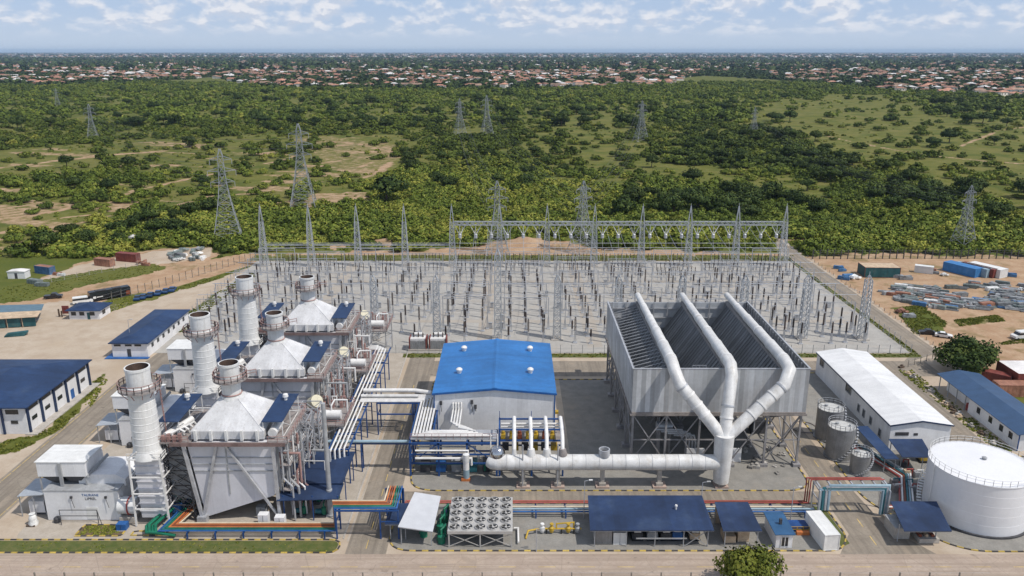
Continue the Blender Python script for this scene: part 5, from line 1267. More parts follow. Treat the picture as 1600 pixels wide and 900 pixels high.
# ================================================================== vehicles
def car_proto(name, kind, bodym, loc, rz, label, group=None):
    L, W = {'car':(4.3,1.75),'pickup':(5.2,1.85),'van':(5.6,2.1)}[kind]
    t = thing(name, label, kind if kind != 'car' else 'car', (0,0,0), group)
    def side(pr, w, nm, m, sm=None):
        o = MB().prism_y(pr, -w/2, w/2).build(nm, m); o.parent = t; return o
    h = L/2
    if kind == 'car':
        side([(-h,.35),(h,.35),(h,.75),(h-.3,.85),(h-1.2,.95),(-h+.5,.98),(-h,.85)], W, 'body', M[bodym])
        side([(h-1.25,.94),(h-1.9,1.42),(-h+1.2,1.42),(-h+.5,.97)], W-.2, 'window', M['glass']); side([(h-1.85,1.42),(h-1.95,1.47),(-h+1.3,1.47),(-h+1.2,1.42)], W-.25, 'roof', M[bodym])
    elif kind == 'pickup':
        side([(-h,.5),(h,.5),(h,.95),(h-1.2,1.1),(-h,1.1)], W, 'body', M[bodym]); side([(h-1.2,1.1),(h-1.8,1.7),(-h+2.2,1.7),(-h+1.9,1.1)], W-.16, 'window', M['glass']); side([(h-1.75,1.7),(h-1.85,1.78),(-h+2.25,1.78),(-h+2.2,1.7)], W-.2, 'roof', M[bodym])
    else:
        side([(-h,.45),(h,.45),(h,1.1),(h-.8,1.3),(-h,1.3)], W, 'body', M[bodym]); side([(h-.8,1.3),(h-1.4,1.95),(-h+.1,1.95),(-h,1.3)], W-.14, 'window', M['glass']); side([(h-1.3,1.95),(h-1.5,2.2),(-h+.1,2.2),(-h+.05,1.95)], W-.1, 'roof', M[bodym])
    for sx in (-h+.8, h-.85):
        for sy in (-W/2+.08, W/2-.08):
            o = MB().path([(sx,sy-.1,.33),(sx,sy+.1,.33)],.33,16).build('wheel', M['tyre']); o.parent = t
    for sy in (-W/2+.25, W/2-.25):
        o = MB().box(h-.02,h+.02,sy-.2,sy+.2,.62,.78).build('headlight', M['paper']); o.parent = t
    t.location = loc; t.rotation_euler = (0,0,rz); return t
cx = [P(216,468),P(225,466),P(236,463),P(248,460),P(260,457),P(270,454.5)]
c0 = car_proto('parked_car','car','carblue',(*cx[0],.02),math.radians(100),'dark blue parked car closest to the guard house','cars parked by the gate fence')
for i, p in enumerate(cx[1:]): copy_tree(c0, loc=(*p,.02), rz=math.radians(100+random.uniform(-4,4)), label=['second','third','fourth','fifth','last'][i]+' dark blue parked car counted from the guard house')
car_proto('pickup_truck','pickup','carblack',(*P(84,466),.02),math.radians(15),'black pickup on the dirt road near the grass bank')
car_proto('beige_van','van','carwhite',(*P(130,474),.02),math.radians(28),'white high roofed van with cream sides behind the guard house')
car_proto('white_car','car','carwhite',(*P(1474,527),.02),math.radians(-25),'white car in the dirt yard beside the round dark tree')
car_proto('parked_van','van','carwhite',(*P(1596,529),.02),math.radians(190),'white and blue van standing alone on bare earth')
car_proto('dark_car','car','carblack',(*P(1448,522),.02),math.radians(170),'dark car on the edge of the grass patch in the dirt yard')
# bus
bp = P(172,466); t = thing('bus', 'black coach with white lettering waiting by the gate fence', 'bus', (0,0,0))
def sub(mb, nm, m, sm=None):
    o = mb.build(nm, M[m], smooth=sm); o.parent = t; return o
sub(MB().box(-6,6,-1.25,1.25,.45,2.0).box(-5.9,5.9,-1.2,1.2,2.9,3.15),'body','carblack'); sub(MB().box(-5.95,5.95,-1.22,1.22,2.0,2.9),'window','glass'); sub(MB().box(-4,-1,-.8,.8,3.15,3.3).box(1,3.4,-.8,.8,3.15,3.3),'roof_unit','dark')
sub(MB().box(-5,-4.2,-1.28,-1.25,1.0,1.7).box(-4,-2.2,-1.28,-1.25,1.25,1.5),'lettering','paper'); sub(MB().box(4.6,6.02,-1.27,1.27,.6,1.9),'tail_panel','brown')
for x in (-4,3.6):
    for y in (-1.1,1.1): sub(MB().path([(x,y-.15,.5),(x,y+.15,.5)],.5,18),'wheel','tyre')
t.location = (*bp,.02); t.rotation_euler = (0,0,math.radians(40))
# gate furniture
x,y = P(104,494); t = thing('gate_barrier', 'red upright notice board beside the gate', 'board', (x,y,0)); MB().box(x-1,x+1,y-.1,y+.1,.8,3.2).build('board', M['boxred'], t); MB().bar((x-.8,y+.15,0),(x-.8,y+.15,3),.12).bar((x+.8,y+.15,0),(x+.8,y+.15,3),.12).build('post', M['grey'], t)
x,y = P(93,495); t = thing('timber_posts', 'pair of brown gate posts left of the red board', 'gate posts', (x,y,0)); MB().bar((x,y,0),(x,y,2.4),.35).build('post', M['bark'], t); MB().bar((x+.9,y-.2,0),(x+.9,y-.2,1.9),.3).build('post', M['bark'], t)
x,y = P(24,525); t = thing('timber_pile', 'small dark pile of planks on the sandy ground by the open shed', 'timber', (x,y,0))
for i in range(3): MB().obox((x+.3*i,y+.2*i,.25+.3*i),(5,1.4,.3),.25+.1*i).build('plank', M['boxteal'], t)
# containers upper left
def at_c(u, v): return P(u, v)
x,y = P(30,434); t = hall('pale blue cabin with a white roof at the left of the container yard', x-3,x+3,y-1.4,y+1.8,2.6,2.9,'wroof',over=.15,name='site_office'); MB().box(x-.5,x+.4,y-1.46,y-1.4,.1,2).build('door', M['dark'], t)
container('shipping_container','blue container with a rusty roof in the yard beyond the gate',*P(71,427),7,2.5,2.7,-.35,'scrapblue','boxbrown')
container('shipping_container','rusty brown container with an open end in the yard beyond the gate',*P(164,415),7.4,2.5,2.7,-.35,'boxbrown')
container('shipping_container','maroon container, largest in the yard beyond the gate',*P(201,408),9,2.6,3.1,-.3,'boxred')
container('shipping_container','maroon and teal container with a sandy roof in the dirt yard',*P(1372,430),12,7,3.6,-.05,'boxteal','tan')
container('shipping_container','small white container standing alone in the dirt yard',*P(1443,426),6,2.5,2.5,-.5,'boxwhite')
container('shipping_container','blue container, leftmost of a row of parked containers',*P(1503,427),4.4,12,3.1,.5,'boxblue')
container('shipping_container','pale blue container second in the row of parked containers',*P(1518,427.5),3,12,3.0,.5,'ltblue')
container('shipping_container','maroon container between blue and white ones in a row',*P(1528,428),2.6,12,3.0,.5,'boxred')
container('shipping_container','white container closing the row of parked containers',*P(1541,428),4.6,12,3.0,.5,'boxwhite')
container('shipping_container','maroon container with a white roof at the edge of the long building',122.3,175.5,13,8.5,4.2,.0,'boxred','wroof')
container('shipping_container','rusty low container before the white topped one',115.2,169.4,10.5,3.2,2.8,-.03,'boxbrown')
container('shipping_container','rusty container lying askew between two larger ones',113.6,175.4,6,2.6,2.9,-.7,'boxred')
# scrap and rubble: single loads
def scrap_proto(kind):
    b = MB(); r = random.Random(kind)
    if kind == 0:
        for i in range(5): b.obox((0,-.8+.4*i,.3+.25*(i%2)),(7.5,.34,.32),.02*i)
    elif kind == 1:
        b.box(-2.6,2.6,-1,1,0,1.3); b.box(-2.4,2.4,-.8,.8,1.3,1.5)
        for x in (-2.5,0,2.4): b.box(x,x+.15,-1.05,1.05,0,1.35)
    elif kind == 2:
        for i in range(4): b.path([(-3,-.7+.5*i,.3+.4*(i%2)),(3,-.6+.5*i,.3+.4*(i%2))],.26,8)
    elif kind == 3:
        for i in range(7): b.obox((r.uniform(-1.6,1.6),r.uniform(-1.2,1.2),r.uniform(.2,.9)),(r.uniform(.8,2.6),r.uniform(.3,1),r.uniform(.2,.8)),r.uniform(0,3),rx=r.uniform(-.5,.5))
    else:
        b.obox((0,0,.5),(4,1.2,.9),0).obox((.6,.2,1.1),(2.4,.8,.4),.4).obox((-1.2,-.1,1.1),(1.2,.9,.5),-.3)
    return b
KN = [('beam_bundle','bundle of long steel beams','beams'),('steel_crate','long steel crate','crate'),('pipe_bundle','bundle of loose pipes','pipes'),('scrap_heap','tangled heap of scrap','scrap'),('machine_part','bulky machine part','machine part')]
SM = [('scrapgrey','pale grey'),('scrapgreen','grey green'),('scrapblue','dull blue'),('boxbrown','rusty'),('paper','whitish')]
protos = {}
def scrap(kind, mi, x, y, rz, sc, where, group):
    key = (kind, mi)
    nm, ds, cat = KN[kind]
    lab = f'{SM[mi][1]} {ds} {where}'
    if key not in protos:
        protos[key] = scrap_proto(kind).build(nm, M[SM[mi][0]]); o = protos[key]
    else: o = protos[key].copy(); COL.objects.link(o)
    tag(o, lab, cat, group); o.location = (x,y,.02); o.rotation_euler = (0,0,rz); o.scale = (sc,)*3
SCR = [(1378,462),(1392,453),(1410,447),(1440,446),(1475,452),(1505,448),(1525,440),(1560,443),(1598,446),(1640,450),(1640,495),(1600,488),(1560,480),(1535,484),(1500,486),(1470,484),(1440,478),(1400,470)]
cnt = 0; r = random.Random(5)
while cnt < 285:
    u, v = r.uniform(1375,1640), r.uniform(438,494)
    if not inpoly(np.array([u]), np.array([v]), SCR)[0]: continue
    if 1500 < u < 1545 and 450 < v < 470 and r.random() < .7: continue
    x, y = P(u, v)
    if fbm(np.array([x/9.]), np.array([y/7.]), 3)[0] < .40: continue
    mi = r.choices(range(5), [7,2.5,.3 if u < 1530 else 1.2,1.0,.7])[0]
    scrap(r.choices(range(5),[3,3,2,2,2])[0], mi, x, y, r.choice([-.45,-.5,-.35,.1,-.6])+r.uniform(-.15,.15), r.uniform(.5,.9), 'in the scrap yard beyond the perimeter road', 'loads laid out in the scrap yard'); cnt += 1
for i in range(26):
    u, v = r.uniform(266,322), r.uniform(391,409)
    x, y = P(u, v-(u-266)*.05)
    scrap(r.choice([3,3,4,1]), r.choice([0,1,1,4]), x, y, r.uniform(0,3), r.uniform(.6,1.), 'dumped beside the dirt road beyond the gate', 'scrap dumped by the dirt road')
for u, v in [(1310,420),(1316,424),(1325,433),(1318,437),(1335,436),(1400,434),(1415,437),(1452,424),(1460,428),(1475,431),(1565,428),(1578,432),(1420,496),(1408,489),(222,412),(228,415),(55,443),(66,447),(90,430),(96,431)]:
    x, y = P(u, v); scrap(r.choice([3,4,4,1]), 2 if 1305 < u < 1330 or u > 1560 else r.choice([0,3,4,1]), x, y, r.uniform(-.6,.2), r.uniform(.7,1.1), 'left at the margin of a yard', 'odd loads at the yard margins')

# ================================================================== fences and lamps
def fence(label, pts, sp=3.0, h=2.4, m='grey', wires=3, name='wire_fence', w=.12, top=0):
    t = thing(name, label, 'fence', (*pts[0],0))
    pts = [Vector(p) for p in pts]
    po = MB().bar((0,0,0),(0,0,h),w)
    if top: po.bar((0,0,h),(.25,-.3,h+.45),w*.8)
    proto = po.build('post', M[m]); proto.parent = t; first = True
    o0 = t.location
    n = 0; wm = MB()
    for a, b in zip(pts, pts[1:]):
        L = (b-a).length; k = max(1, int(L/sp))
        for i in range(k):
            p = a.lerp(b, i/k)
            if n >= 100: break
            o = proto if first else proto.copy()
            if not first: COL.objects.link(o); o.parent = t
            first = False; o.location = (p.x-o0.x, p.y-o0.y, 0); n += 1
        for j in range(wires): wm.bar((a.x,a.y,h*(.15+.8*j/max(1,wires-1))),(b.x,b.y,h*(.15+.8*j/max(1,wires-1))),.03)
    wm.build('wire', M['grey'], t)
M['fpost'] = mat('weathered_post', (.22,.20,.17), .8, var=.3)
fence('wire fence along the front edge of the switchyard', [(-30,195.4),(103.3,195.4)], 2.8)
fence('wire fence along the right edge of the switchyard', [(103.3,195.6),(103.6,293)], 3.2)
fence('wire fence along the far edge of the switchyard', [(103.6,293),(-96,293)], 3.2, m='paper', wires=4)
fence('wire fence along the left edge of the switchyard', [(-96,293),(-95,222)], 3.2)
fence('tall dark perimeter fence behind the dirt yard', [(113,294),(150,294.5),(225,294)], 2.6, 3.4, m='dark', w=.3, top=1, wires=5)
fence('perimeter fence beside the gate road and the parked cars', [P(400,404),P(330,425),P(260,446),P(205,462),P(160,474)], 2.6, 2.6, m='fpost', w=.16, top=1)
fence('wire fence round the container yard beyond the gate', [P(60,445),P(140,430),P(215,416),P(245,408)], 4, 1.8, m='conc')
fence('roadside fence with concrete posts in front of the front road', [(-70,101.6),(70,101.6)], 4.3, 1.75, m='fpost', w=.18)
fence('short yellowish fence at the corner of the warehouse road', [(98,186),(111,194)], 2.4, 1.8, m='fpost')
fence('dark kerb fence beside the perimeter road', [(112,198),(112,300)], 3.6, 1.0, m='fpost', wires=1)
for u, v, h, l in [(912,810,7,'in front of the largest shed roof, beside the yellow skid'),(1094,808,6.5,'between the middle shed and the blue lidded cabin'),(1235,812,6,'beside the white container'),(206,545,8,'on the left plaza near the blue roofed buildings'),(838,862,4,'by the kerb at the edge of the fan cooler island')]:
    x, y = P(u, v); t = thing('street_lamp', 'slim grey street lamp '+l, 'street lamp', (x,y,0))
    MB().tube((x,y,.02),(x,y,h),.09,.06,8).build('pole', M['galv'], t); MB().bar((x,y,h),(x+1.0,y,h+.2),.07).build('arm', M['galv'], t); MB().box(x+.7,x+1.3,y-.12,y+.12,h+.14,h+.26).build('lamp_head', M['paper'], t)
x,y = P(53,820)
t = thing('wrapped_machine', 'white plastic wrapped lump on the apron before the nearest enclosure', 'bundle', (x,y,0)); MB().lathe(x,y,[(.7,.02),(.8,.5),(.6,.9),(.65,1.2),(.5,1.7),(.3,2.0),(.5,2.1)],10).build('wrap', M['paper'], t, smooth=60); MB().box(x-.9,x+.5,y-.7,y+.4,.02,.3).build('pallet', M['bark'], t)
# transformers behind the hall
x,y = -24.5,199.0
for i in range(2):
    xx = x+i*5.2; t = thing('transformer', ['ribbed grey transformer with a maroon frame, farther from the blue roofed hall','ribbed grey transformer with a maroon frame, closer to the blue roofed hall'][i], 'transformer', (xx,y,0))
    MB().box(xx-2,xx+2,y-1.3,y+1.3,.5,3.2).build('tank_body', M['lagpipe'], t)
    mb = MB()
    for j in range(9): mb.box(xx-1.9+.45*j,xx-1.7+.45*j,y-1.9,y-1.3,.7,2.9)
    mb.build('radiator', M['galv'], t)
    MB().box(xx-2.3,xx-2.05,y-2,y+1.4,.2,3.5).box(xx+2.05,xx+2.3,y-2,y+1.4,.2,3.5).build('frame', M['boxred'], t)
    for j in range(3): MB().lathe(xx-1.2+1.2*j,y,[(.16,3.2),(.2,3.4),(.12,3.5),(.2,3.7),(.12,3.8),(.2,4.0),(.1,4.5)],10).build('bushing', M['porcelain'], t)
    MB().path([(xx-1.4,y+.8,3.8),(xx+1.4,y+.8,3.8)],.4,12).build('conservator', M['lagpipe'], t, smooth=40); MB().box(xx-2.6,xx+2.6,y-2.2,y+1.8,.03,.5).build('plinth', M['conc'], t)

# ================================================================== switchyard
def mast_mesh(h, w0, w1, n, leg, br, spike):
    mb = MB()
    lv = [h*(1-(1-i/n)**1.0) for i in range(n+1)]
    wd = lambda z: w0+(w1-w0)*min(1, z/h)
    for sx in (-1,1):
        for sy in (-1,1): mb.bar((sx*w0/2,sy*w0/2,0),(sx*w1/2,sy*w1/2,h),leg)
    for a, b in zip(lv, lv[1:]):
        p, q = wd(a)/2, wd(b)/2
        for s in (-1,1):
            mb.bar((-p,s*p,a),(q,s*q,b),br).bar((p,s*p,a),(-q,s*q,b),br).bar((s*p,-p,a),(s*q,q,b),br).bar((s*p,p,a),(s*q,-q,b),br)
            mb.bar((-q,s*q,b),(q,s*q,b),br).bar((s*q,-q,b),(s*q,q,b),br)
    if spike:
        for sx in (-1,1):
            for sy in (-1,1): mb.bar((sx*w1/2,sy*w1/2,h),(sx*.1,sy*.1,h+spike),leg*.8)
        mb.bar((0,0,h+spike*.6),(0,0,h+spike+1.),.12)
    return mb
xs = [-90+17.1*i for i in range(12)]
mp = None
def rep(mb, nm, m): return mb.build(nm, M[m])
def mast_root(name, label, x, y, mesh, foot, group):
    t = thing(name, label, 'mast', (x,y,0), group)
    o = bpy.data.objects.new('lattice_shaft', mesh); COL.objects.link(o); o.parent = t
    f = bpy.data.objects.new('footing', foot); COL.objects.link(f); f.parent = t
    return t
def mesh_only(mb, m, nm):
    o = mb.build(nm, M[m]); me = o.data; bpy.data.objects.remove(o); return me
mm = mesh_only(mast_mesh(16.2,2.5,1.25,9,.2,.09,5.8),'lattice','mast'); ff = mesh_only(MB().box(-1.6,1.6,-1.6,1.6,0,.3),'conc','footing')
ORDN = ['first','second','third','fourth','fifth','sixth','seventh','eighth','ninth','tenth','eleventh','twelfth']
for i, x in enumerate(xs): mast_root('gantry_mast','spiked lattice mast in the far row of the switchyard, '+ORDN[i]+' from the left',x,284,mm,ff,'masts of the far gantry row')
mm2 = mesh_only(mast_mesh(16.5,2.0,1.5,10,.2,.1,1.4),'lattice','mast')
for i, x in enumerate((-37,-20.3,-3.8,12.2,28.5,45.5,62.2,78.8,95.)):
    mast_root('lightning_mast','slim lattice mast in the near row of the switchyard, '+ORDN[i]+' from the left',x,206.5,mm2,ff,'masts of the near row').scale = (1,1,1.0 if i != 2 else 1.4)
def girder(label, x0, x1, y, z, s=1.2, n=8, name='gantry_girder', per=3, w=1.):
    t = thing(name, label, 'girder', (x0,y,0), 'gantry girders')
    mb = MB()
    for dy in (-s/2,s/2):
        for dz in (0,s): mb.bar((x0,y+dy,z+dz),(x1,y+dy,z+dz),.17*w)
    for i in range(n):
        a, b = x0+(x1-x0)*i/n, x0+(x1-x0)*(i+1)/n
        for dy in (-s/2,s/2): mb.bar((a,y+dy,z),(b,y+dy,z+s),.1*w).bar((a,y+dy,z+s),(b,y+dy,z),.1*w)
        mb.bar((a,y-s/2,z+s),(b,y+s/2,z+s),.1)
    mb.build('truss', M['lattice'], t)
    return t
def hanger(x, y, z, kind):
    t = thing('line_trap', 'pale hanging box, '+kind, 'line trap', (x,y,z-4.4), 'line traps below the far girder')
    for s in (-1,1): MB().tube((x+s*2.0,y,z),(x+s*.25,y,z-3.2),.13,.13,6).build('insulator_string', M['paper'], t)
    MB().tube((x,y,z),(x,y,z-3.2),.10,.10,6).build('insulator_string', M['paper'], t)
    MB().lathe(x,y,[(.6,z-4.7),(.6,z-3.4),(.4,z-3.2)],12,cap_bot=True).build('trap_coil', M['galv'], t)
    MB().tube((x,y,z-5),(x,y-3,5.5),.05,.05,5).build('dropper', M['grey'], t)
for i in range(4, 11):
    girder('lattice girder high across the far masts, '+ORDN[i-4]+' span from the left', xs[i]+.7, xs[i+1]-.7, 284, 15.2)
    for j in range(3): hanger(xs[i]+17.1*(j+.5+.0)/3, 284, 15.1, ['left','middle','right'][j]+' line trap below the '+ORDN[i-4]+' high girder from the left')
for i in range(0, 4): girder('thin low girder between the far masts, '+ORDN[i]+' span from the left', xs[i]+.9, xs[i+1]-.9, 284, 7.6, .4, 10, w=.4)
def busbar(label, pts, r=.10, m='galv', group='busbars'):
    o = MB().path(pts, r, 6).build('busbar', M[m], origin=(*pts[0][:2],0)); tag(o, label, 'busbar', group)
for y, z in ((226,6.6),(238,6.6),(250,6.8),(262,7.0),(274,7.2),(289,5.6),(289.5,7.2)):
    busbar('thin pale busbar tube across the switchyard, '+{226:'nearest',238:'second nearest',250:'third nearest',262:'fourth nearest',274:'third farthest',289:'lower of the two at the far fence',289.5:'upper of the two at the far fence'}[y], [(-92,y,z),(101,y,z)], .08, 'galv')
# insulator posts
def posts_mesh():
    ped = MB().bar((-.22,-.22,0),(-.1,-.1,2.7),.09).bar((.22,-.22,0),(.1,-.1,2.7),.09).bar((-.22,.22,0),(-.1,.1,2.7),.09).bar((.22,.22,0),(.1,.1,2.7),.09).bar((-.2,-.2,.3),(.12,-.12,2.4),.06).bar((.2,-.2,.3),(-.12,-.12,2.4),.06).box(-.2,.2,-.2,.2,2.7,2.8).box(-.5,.5,-.5,.5,0,.18)
    prof = [(.17,2.8)]
    for i in range(9): z = 2.85+.3*i; prof += [(.26,z+.06),(.14,z+.16)]
    prof += [(.16,5.7)]
    ins = MB().lathe(0,0,prof,8)
    cap = MB().lathe(0,0,[(.2,5.7),(.2,5.9)],8).bar((-.7,0,5.95),(.7,0,5.95),.1)
    return mesh_only(ped,'galv','pedestal'), mesh_only(ins,'porcelain','insulator'), mesh_only(cap,'galv','clamp')
PM = posts_mesh()
def ipost(x, y, s, nm='insulator_post', lab='dark insulator column on a pale steel pedestal in the switchyard', cat='insulator', grp='insulator posts of the switchyard'):
    t = thing(nm, lab, cat, (x,y,.02), grp); t.scale = (1.15,1.15,s)
    for n, me in zip(('pedestal','insulator','clamp'), PM):
        if n == 'clamp' and y > 250: continue
        o = bpy.data.objects.new(n, me); COL.objects.link(o); o.parent = t
rr = random.Random(3)
spots = []
for b in range(11):
    xc = -81.5+17.1*b
    for ph in (-4.6,0,4.6):
        for y in (203,208.5,212,218,225,231,236.5,243,249,256,261.5,268,275,281):
            if rr.random() < .16: continue
            if b in (2,3) and rr.random() < .2: continue
            xx = xc+ph+rr.uniform(-.5,.5)
            u, v = proj(xx, y+.0, 6.5)
            if 680 < u < 862 and v > 520: continue
            spots.append((xx, y+rr.uniform(-.6,.6), rr.choice([rr.uniform(.72,1.1),rr.uniform(.9,1.45)])))
spots.sort(key=lambda s: s[1])
print('insulators', len(spots))
for s in spots[:296]: ipost(*s)
# slender bus portals across each bay, and conductors sagging from the far gantry to the near masts
pp = mesh_only(MB().bar((0,0,0),(0,0,9.6),.2).bar((-.35,0,0),(0,0,5),.1).bar((.35,0,0),(0,0,5),.1).box(-.5,.5,-.5,.5,0,.25),'galv','post')
pb = mesh_only(MB().bar((-6.2,0,9.5),(6.2,0,9.5),.16).bar((-6.2,0,8.9),(6.2,0,8.9),.09),'galv','crossbar')
for j, y in enumerate((214.5,229,246.5,259,271.5)):
    for b in range(11):
        if rr.random() < .12: continue
        t = thing('bus_portal', 'slim pale goalpost frame over insulator posts in the switchyard', 'bus portal', (-81.5+17.1*b,y,.02), 'bus portals of the switchyard')
        t.scale = (1,1,rr.uniform(.8,1.05))
        for dx in (-6.2,0,6.2):
            o = bpy.data.objects.new('post', pp); COL.objects.link(o); o.parent = t; o.location = (dx,0,0)
        o = bpy.data.objects.new('crossbar', pb); COL.objects.link(o); o.parent = t
for b in range(4, 11):
    for ph in (-4.6,0,4.6):
        x = -81.5+17.1*b+ph
        pts = [(x, 284-78*f, 14.6-1.6*f-7.5*4*f*(1-f)*.45) for f in np.linspace(0,1,9)]
        o = MB().path(pts, .045, 5).build('conductor', M['galv'], origin=(x,284,0)); tag(o, 'sagging conductor between far gantry and near masts', 'conductor', 'conductors over the switchyard')
# circuit breakers and frames take the rest of the rows
def breaker_mesh():
    fr = MB()
    for x in (-2.4,0,2.4): fr.bar((x,-.3,0),(x,-.3,2.4),.16)
    fr.bar((-2.7,-.3,2.4),(2.7,-.3,2.4),.18).box(-.5,.5,-.6,0,.8,1.8)
    col = MB()
    for x in (-2.4,0,2.4): col.lathe(x,-.3,[(.14,2.5),(.24,2.7),(.14,2.9),(.24,3.3),(.14,3.5),(.24,3.9),(.14,4.1),(.24,4.5),(.16,4.9),(.12,5.0)],7)
    return mesh_only(fr,'galv','frame'), mesh_only(col,'porcelain','insulator')
BM = breaker_mesh()
k = 0
for s in spots[296:]:
    k += 1
    t = thing('circuit_breaker', 'three dark breaker poles on a low grey frame in the switchyard', 'circuit breaker', (s[0],s[1],.02), 'circuit breakers of the switchyard'); t.scale = (.55,.8,1.1)
    for n, me in zip(('frame','pole_insulator'), BM):
        o = bpy.data.objects.new(n, me); COL.objects.link(o); o.parent = t
for b in range(11):
    for y in (215,222,234,246,259,271):
        if rr.random() < .35: continue
        xx = -81.5+17.1*b+rr.choice((-7,7))
        t = thing('marshalling_kiosk', 'small grey kiosk between rows of insulator posts', 'kiosk', (xx,y,0), 'kiosks of the switchyard')
        o = MB().box(xx-.5,xx+.5,y-.35,y+.35,.15,1.7).build('cabinet', M['galv'], t); MB().box(xx-.6,xx+.6,y-.45,y+.45,1.7,1.78).build('lid', M['grey'], t)

# ================================================================== transmission towers
def pylon_mesh():
    mb = MB()
    lv = [(0,11.5),(3.5,9.9),(7,8.4),(11,6.8),(15,5.3),(18,4.3),(21,3.5),(23.5,2.9),(27,2.5),(30.5,2.2),(34,1.9),(37,.5)]
    for (a, wa), (b, wb) in zip(lv, lv[1:]):
        p, q = wa/2, wb/2
        for sx in (-1,1):
            for sy in (-1,1): mb.bar((sx*p,sy*p,a),(sx*q,sy*q,b),.26 if a < 20 else .2)
        br = .13
        for s in (-1,1):
            mb.bar((-p,s*p,a),(q,s*q,b),br).bar((p,s*p,a),(-q,s*q,b),br).bar((s*p,-p,a),(s*q,q,b),br).bar((s*p,p,a),(s*q,-q,b),br)
            if a: mb.bar((-p,s*p,a),(p,s*p,a),br).bar((s*p,-p,a),(s*p,p,a),br)
    armsl = []
    for z, l in ((23.5,4.6),(28,5.4),(32.5,4.2)):
        arms = MB(); armsl.append(arms)
        for s in (-1,1):
            for sy in (-1,1): arms.bar((s*.9,sy*.9,z),(s*l,0,z+.3),.15).bar((s*.9,sy*.8,z+1.6),(s*l,0,z+.3),.13)
            for f in (.35,.65): arms.bar((s*(.9+(l-.9)*f),.5,z+.1),(s*(.9+(l-.9)*f),0,z+1.6*(1-f)+.2),.1)
    ins = []
    for z, l in ((23.5,4.6),(28,5.4),(32.5,4.2)):
        for s in (-1,1): ins.append(('insulator', mesh_only(MB().tube((s*l,0,z+.3),(s*l,0,z-1.8),.09,.09,6),'galv','insulator')))
    return [('tower', mesh_only(mb,'pylon','tower'))]+[('crossarm', mesh_only(a,'pylon','crossarm')) for a in armsl]+ins
TM = pylon_mesh()
PYL = []
def pylon(u, v, vtop, label, base_y=None, rz=.3):
    x, y = P(u, v) if base_y is None else (None, base_y)
    if x is None:
        d = base_y*CP+30*SP; x = (u-800)/F*(base_y*CP+(H-15)*SP)
    # the height that reaches the picture row of the top
    an = PITCH+math.atan((vtop-450)/F); h = H-y*math.tan(an)
    PYL.append((x, y, h, rz))
    t = thing('transmission_tower', label, 'pylon', (x,y,float(hgt(np.array([x]),np.array([y]))[0])-.1), 'transmission towers')
    s = h/37.; t.scale = (s,s,s); t.rotation_euler = (0,0,rz)
    for n, me in TM:
        o = bpy.data.objects.new(n, me); COL.objects.link(o); o.parent = t
    f = MB()
    for sx in (-1,1):
        for sy in (-1,1): f.box(sx*5.75-.6,sx*5.75+.6,sy*5.75-.6,sy*5.75+.6,-.5,.5)
    o = f.build('footing', M['conc']); o.parent = t
pylon(357,374,232,'closest lattice pylon, in the bushes above the left scrap heap')
pylon(475,326,193,'wide lattice pylon behind the closest one on bare red earth',rz=.15)
pylon(146,219,160,'lattice pylon alone in the scrub over the far left trees')
pylon(91,168,138,'smallest distant pylon at the far left, below the town')
pylon(719,212,154,'left one of two far pylons standing close together in the scrub',rz=.5)
pylon(761,216,150,'right one of two far pylons standing close together in the scrub')
pylon(1001,221,158,'far pylon at the edge of the open clearing')
pylon(1177,209,168,'far faint pylon among dark trees on the open field side')
pylon(777,400,282,'left tall pylon just behind the gantry',base_y=304,rz=.1)
pylon(911,400,282,'right tall pylon just behind the gantry',base_y=305,rz=.5)
pylon(1503,388,289,'pylon beyond the perimeter fence of the dirt yard',rz=.35)

for a, b in ((0,2),(1,3),(8,4),(9,5),(9,6),(10,7)):
    A, B = PYL[a], PYL[b]
    for f, l in ((23.5,4.6),(28,5.4),(32.5,4.2)):
        for sg in (-1, 1):
            p = [Vector((q[0]+sg*l*q[2]/37*math.cos(q[3]), q[1]+sg*l*q[2]/37*math.sin(q[3]), (f-1.8)*q[2]/37)) for q in (A, B)]
            L = (p[1]-p[0]).length
            pts = [p[0].lerp(p[1], k/12)-Vector((0,0,4*(k/12)*(1-k/12)*L*.022)) for k in range(13)]
            o = MB().path(pts, .05, 4).build('power_line', M['dark'], origin=tuple(p[0])); tag(o, 'thin sagging power line strung between two pylons over the bush', 'power line', 'power lines between the pylons')
# ================================================================== foliage
def leafmat(name, c1, c2, c3):
    m, t, b = newmat(name)
    at = t.new('ShaderNodeAttribute', attribute_name='tint')
    oi = t.new('ShaderNodeObjectInfo')
    c = t.mix(t.ramp(at.outputs['Fac'], .0, .6), c1, c2)
    c = t.mix(t.ramp(at.outputs['Fac'], .6, 1.), c, c3)
    vm = t.new('ShaderNodeVectorMath', operation='SCALE'); t.l.new(c, vm.inputs[0]); t.l.new(t.math('MULTIPLY_ADD', oi.outputs['Random'], .5, .75), vm.inputs['Scale'])
    t.l.new(vm.outputs[0], b.inputs['Base Color']); b.inputs['Roughness'].default_value = .7; b.inputs['Specular IOR Level'].default_value = .12
    return m
M['leaf'] = leafmat('scrub_leaves', (.036,.056,.010), (.105,.138,.020), (.235,.235,.042))
M['leafdark'] = leafmat('tree_leaves', (.020,.038,.010), (.050,.076,.017), (.100,.122,.028))
M['leafbright'] = leafmat('yellow_green_leaves', (.08,.11,.018), (.16,.185,.028), (.27,.26,.05))
